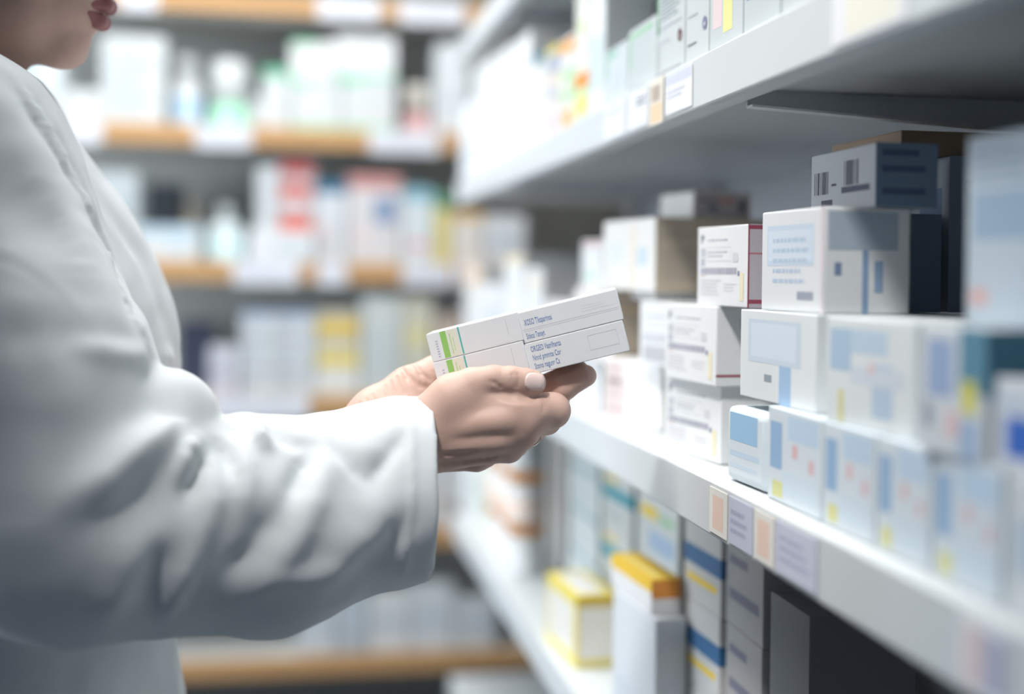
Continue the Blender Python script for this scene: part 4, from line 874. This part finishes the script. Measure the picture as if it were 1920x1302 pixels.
# neck opening
f.cone(hp(-92, 225), hp(-60, 20), .058, .062, .004, 's')
V, Q = f.mesh(); V = smooth_v(V.astype(float), Q, 6)
def normals(V, Q):
    n = np.cross(V[Q[:, 2]]-V[Q[:, 0]], V[Q[:, 3]]-V[Q[:, 1]]); N = np.zeros_like(V)
    for c in range(4):
        for k_ in range(3): N[:, k_] += np.bincount(Q[:, c], n[:, k_], len(V))
    return N/(np.linalg.norm(N, axis=1)[:, None]+1e-12)
NV = normals(V, Q); DISP = np.zeros(len(V))
def fold(pts, w, A, p=2.0, fade=.3):
    """raise (A>0) or sink (A<0) the cloth along a line lying on it; w = half width in metres"""
    for q in f.along([(x, y, 1) for x, y in pts], lambda x, y, d, r, e: (x, y, d, e), step=5):
        P3 = np.array([cp(x, y, d) for x, y, d, e in q]); E = np.array([min(1, (i+1)/(len(q)*fade+1), (len(q)-i)/(len(q)*fade+1)) for i in range(len(q))])
        lo = P3.min(0)-3*w; hi = P3.max(0)+3*w; I = np.where(((V > lo) & (V < hi)).all(1))[0]
        if len(I) == 0: continue
        D = np.linalg.norm(V[I][:, None, :]-P3[None], axis=2)
        DISP[I] += A*(np.exp(-(D/w)**p)*E[None]).max(1)
# under the overhanging elbow cloth
fold([(395, 800), (340, 800), (262, 846), (190, 912), (112, 968)], .016, -.013)
fold([(320, 890), (240, 940), (120, 1005)], .022, .006)
fold([(372, 830), (350, 860), (334, 900)], .007, -.008)
fold([(398, 826), (380, 872), (356, 920), (342, 948)], .0065, .0055)
fold([(410, 820), (424, 850), (431, 888)], .007, .0055)
fold([(398, 862), (402, 930), (372, 1020), (330, 1110)], .011, -.005)
fold([(454, 830), (464, 900), (452, 980)], .009, -.004)
fold([(479, 792), (486, 818), (504, 838)], .006, -.008)
fold([(440, 800), (452, 812)], .012, .004)
fold([(508, 806), (548, 828), (590, 834)], .007, .0030)
fold([(590, 832), (562, 890), (541, 946)], .009, .0065)
fold([(614, 868), (590, 940), (552, 1020), (490, 1100)], .012, -.0050)
fold([(612, 822), (652, 864), (690, 910)], .007, .0042, 1.6)
fold([(762, 806), (726, 860), (690, 910)], .007, .0042, 1.6)
fold([(676, 812), (690, 856)], .014, -.0040)
fold([(744, 905), (690, 1000), (610, 1072)], .018, -.0045)
fold([(524, 950), (474, 1030), (418, 1092)], .011, .0050)
fold([(304, 1020), (290, 1085), (280, 1150)], .009, .0050)
fold([(250, 1010), (216, 1090), (196, 1160)], .014, -.0060)
fold([(776, 960), (710, 1040), (630, 1092)], .012, .0030)
fold([(360, 1040), (330, 1110), (310, 1170)], .009, -.004)
fold([(460, 1120), (520, 1090), (600, 1080), (700, 1060)], .012, -.003)
fold([(770, 775), (774, 870), (772, 960), (756, 1080)], .0028, -.0016, 2, .05)
# body
fold([(130, 646), (220, 664), (320, 672)], .010, -.004)
fold([(10, 230), (90, 360), (150, 470), (200, 580)], .022, -.008)
fold([(30, 150), (100, 270), (165, 380), (215, 480), (262, 600)], .012, .0045)
fold([(20, 130), (80, 225), (128, 310), (168, 385)], .005, -.0035)
fold([(156, 360), (205, 460), (248, 570), (284, 664)], .0045, -.0042)
fold([(0, 420), (30, 560), (60, 640)], .03, -.007)
fold([(-10, 640), (90, 612), (170, 640)], .02, .005)
# fine unevenness of the cloth
ph = np.random.RandomState(3)
for i in range(26):
    dr = ph.normal(size=3); dr /= np.linalg.norm(dr); fr = ph.uniform(25, 110); DISP += (.011/fr)*np.sin((V @ dr)*fr*2+ph.uniform(0, 6.28))*.9
V = V+NV*DISP[:, None]*1.3; V = smooth_v(V, Q, 1)
def coat_mat():
    m = bpy.data.materials.new('white coat cloth'); m.use_nodes = True; nt = m.node_tree; b = nt.nodes['Principled BSDF']
    b.inputs['Base Color'].default_value = (.72, .755, .775, 1); b.inputs['Roughness'].default_value = .75; b.inputs['Specular IOR Level'].default_value = .2
    b.inputs['Sheen Weight'].default_value = .15
    tc = nt.nodes.new('ShaderNodeTexCoord'); w = nt.nodes.new('ShaderNodeTexNoise'); w.inputs['Scale'].default_value = 900
    bp_ = nt.nodes.new('ShaderNodeBump'); bp_.inputs['Strength'].default_value = .15; bp_.inputs['Distance'].default_value = .0003
    nt.links.new(tc.outputs['Object'], w.inputs['Vector']); nt.links.new(w.outputs['Fac'], bp_.inputs['Height']); nt.links.new(bp_.outputs[0], b.inputs['Normal'])
    return m
cloth = coat_mat()
coat = child('lab_coat', [(V, Q)], cloth)
# collar: two flaps round the neck
f2 = Field(np.minimum(hp(-260, 300, -.14), hp(130, 60, .14)), np.maximum(hp(-260, 300, -.14), hp(130, 60, .14)), .003)
ring = []
for i in range(25):
    a = math.radians(-150+300*i/24); rr = 1.0
    ring.append(np.array((hp(-88, 0)[0]+.070*math.cos(a), hp(0, 188-40*(-math.cos(a)))[1], HD+.078*math.sin(a)), np.float32))
for a_, b_ in zip(ring[:-1], ring[1:]): f2.cone(a_, b_, .013, .013, .008)
V2, Q2 = f2.mesh(); child('collar', [(smooth_v(V2.astype(float), Q2, 3), Q2)], cloth, coat)
# trousers and shoes
for s_ in (-1, 1):
    bm = bmesh.new(); prof = [(.105, .80), (.10, .62), (.085, .45), (.075, .25), (.07, .055)]
    rings = []
    for r, z in prof: rings.append([bm.verts.new((-.13+r*math.cos(2*math.pi*i/20)+.0, .0+s_*.11+r*.95*math.sin(2*math.pi*i/20), z)) for i in range(20)])
    for p_, q_ in zip(rings[:-1], rings[1:]):
        for i in range(20): bm.faces.new((p_[i], q_[i], q_[(i+1) % 20], p_[(i+1) % 20])).smooth = True
    bm.faces.new(rings[0]); bm.faces.new(rings[-1][::-1])
    link('trouser_leg', finish(bm, 'trouser_leg', [mat((.02, .03, .06), .8)]), person)
    bm = bmesh.new(); bmesh.ops.create_uvsphere(bm, u_segments=24, v_segments=14, radius=1)
    for v in bm.verts:
        v.co = Vector((v.co.x*.13-.07+.0, v.co.y*(.045+.01*v.co.x)+s_*.11, max(v.co.z, -.55)*(.055 if v.co.x > .2 else .07)+.0))
    zmin = min(v.co.z for v in bm.verts)
    for v in bm.verts: v.co.z -= zmin
    for fc in bm.faces: fc.smooth = True
    link('shoe', finish(bm, 'shoe', [mat((.03, .03, .035), .4)]), person)

# ------------------------------------------------------------------ the four cartons held in the hands
ANG = math.radians(14.0)
ax = (RT*math.cos(ANG) + UP*math.sin(ANG)); ay = (UP*math.cos(ANG) - RT*math.sin(ANG)); az = FW.copy()
# slight turn so the right end is a touch farther from the camera
q = Matrix.Rotation(math.radians(-3), 3, ay); ax = q @ ax; az = q @ az
D0 = 1.121
def held(label, px, py, dd, Lpx, Hpx, D, prints, texts, extra):
    o0 = P(px, py, D0+dd); s = (D0+dd)/F; L = Lpx*s; Hh = Hpx*s
    me = carton_mesh(L, D, Hh, (.80, .81, .83), prints, texts, bev=.0007, seg=2)
    M = Matrix(((ax.x, az.x, ay.x, o0.x), (ax.y, az.y, ay.y, o0.y), (ax.z, az.z, ay.z, o0.z), (0, 0, 0, 1)))
    o = bpy.data.objects.new('medicine_carton', me); C.objects.link(o); o.matrix_world = M
    tag(o, label, 'box')
    # tucked end flap
    e = extra
    bm = bmesh.new(); t = .0004
    x = L if e > 0 else 0; sg = 1 if e > 0 else -1
    bbox(bm, min(x, x+sg*t), .002, .0015, max(x, x+sg*t), D-.002, Hh-.0015, 0)
    link('end_flap', finish(bm, 'end_flap', [mat((.76, .77, .79), .5)]), o)
    bm = bmesh.new(); bbox(bm, .0004, .0003, Hh-.00005, L-.0004, D*.5, Hh+.0001, 0)
    link('lid_flap', finish(bm, 'lid_flap', [mat((.84, .85, .86), .5)]), o)
    return o
GL = (.32, .60, .16); GP = (.80, .78, .66); TL = (.12, .48, .42); FR = (.45, .46, .50); BT = (.13, .24, .50)
gp = [('F', .14, .04, .205, .97, GL), ('F', .215, .04, .32, .97, GP), ('F', .235, .12, .245, .85, (.45, .68, .3)), ('F', .265, .2, .272, .7, (.45, .68, .3)), ('F', .335, .04, .352, .99, TL), ('F', .855, .30, .858, .85, FR), ('F', .70, .05, .86, .055, (.62, .62, .66))]
for i in range(7): gp.append(('F', .075, .12+i*.09, .10, .16+i*.09, (.50, .50, .66)))
bl = (810, 680)
held('upper left slim carton with green and teal bars held in the hands', 812, 680, 0, 176, 54, .050, gp, [], -1)
held('lower left slim carton with green and teal bars, partly under the thumb', 826, 735.5, 0, 173, 56.6, .050, gp, [], -1)
def rline(): 
    return [('F', .03, .42, .97, .426, FR), ('F', .03, .36, .97, .365, FR), ('F', .62, .55, .90, .555, (.66, .67, .7)), ('F', .62, .64, .86, .645, (.66, .67, .7)), ('F', .64, .72, .84, .725, (.68, .69, .72))]
held('upper right slim carton with blue print above a double rule, held in the hands', 980.5, 645.5, -.0012, 194, 58.8, .050, rline(),
     [('F', .06, .55, .0076, 'XOSO Tiksparinos', BT, .42), ('F', .05, .12, .0072, 'Sitkos Tanayt', BT, .42)], 1)
held('lower right slim carton with three lines of blue print, resting on the fingers', 995, 703.5, -.0012, 191, 59.0, .050, frame('F', .63, .30, .92, .78, (.60, .61, .65), .003, .012),
     [('F', .06, .70, .0072, 'ORGEO Vatrilhanta', BT, .46), ('F', .06, .42, .0072, 'Nnnd pmnntx Cor', BT, .46), ('F', .06, .15, .0072, 'Stono nagunr Cs', BT, .46)], 1)
EXPO = 0.66
# ------------------------------------------------------------------ world and view
w = bpy.data.worlds.new('world'); S.world = w; w.use_nodes = True
w.node_tree.nodes['Background'].inputs[0].default_value = (.55, .65, .8, 1); w.node_tree.nodes['Background'].inputs[1].default_value = .2
S.view_settings.view_transform = 'Standard'; S.view_settings.look = 'None'; S.view_settings.gamma = 1; S.view_settings.exposure = EXPO
S.view_settings.use_curve_mapping = False
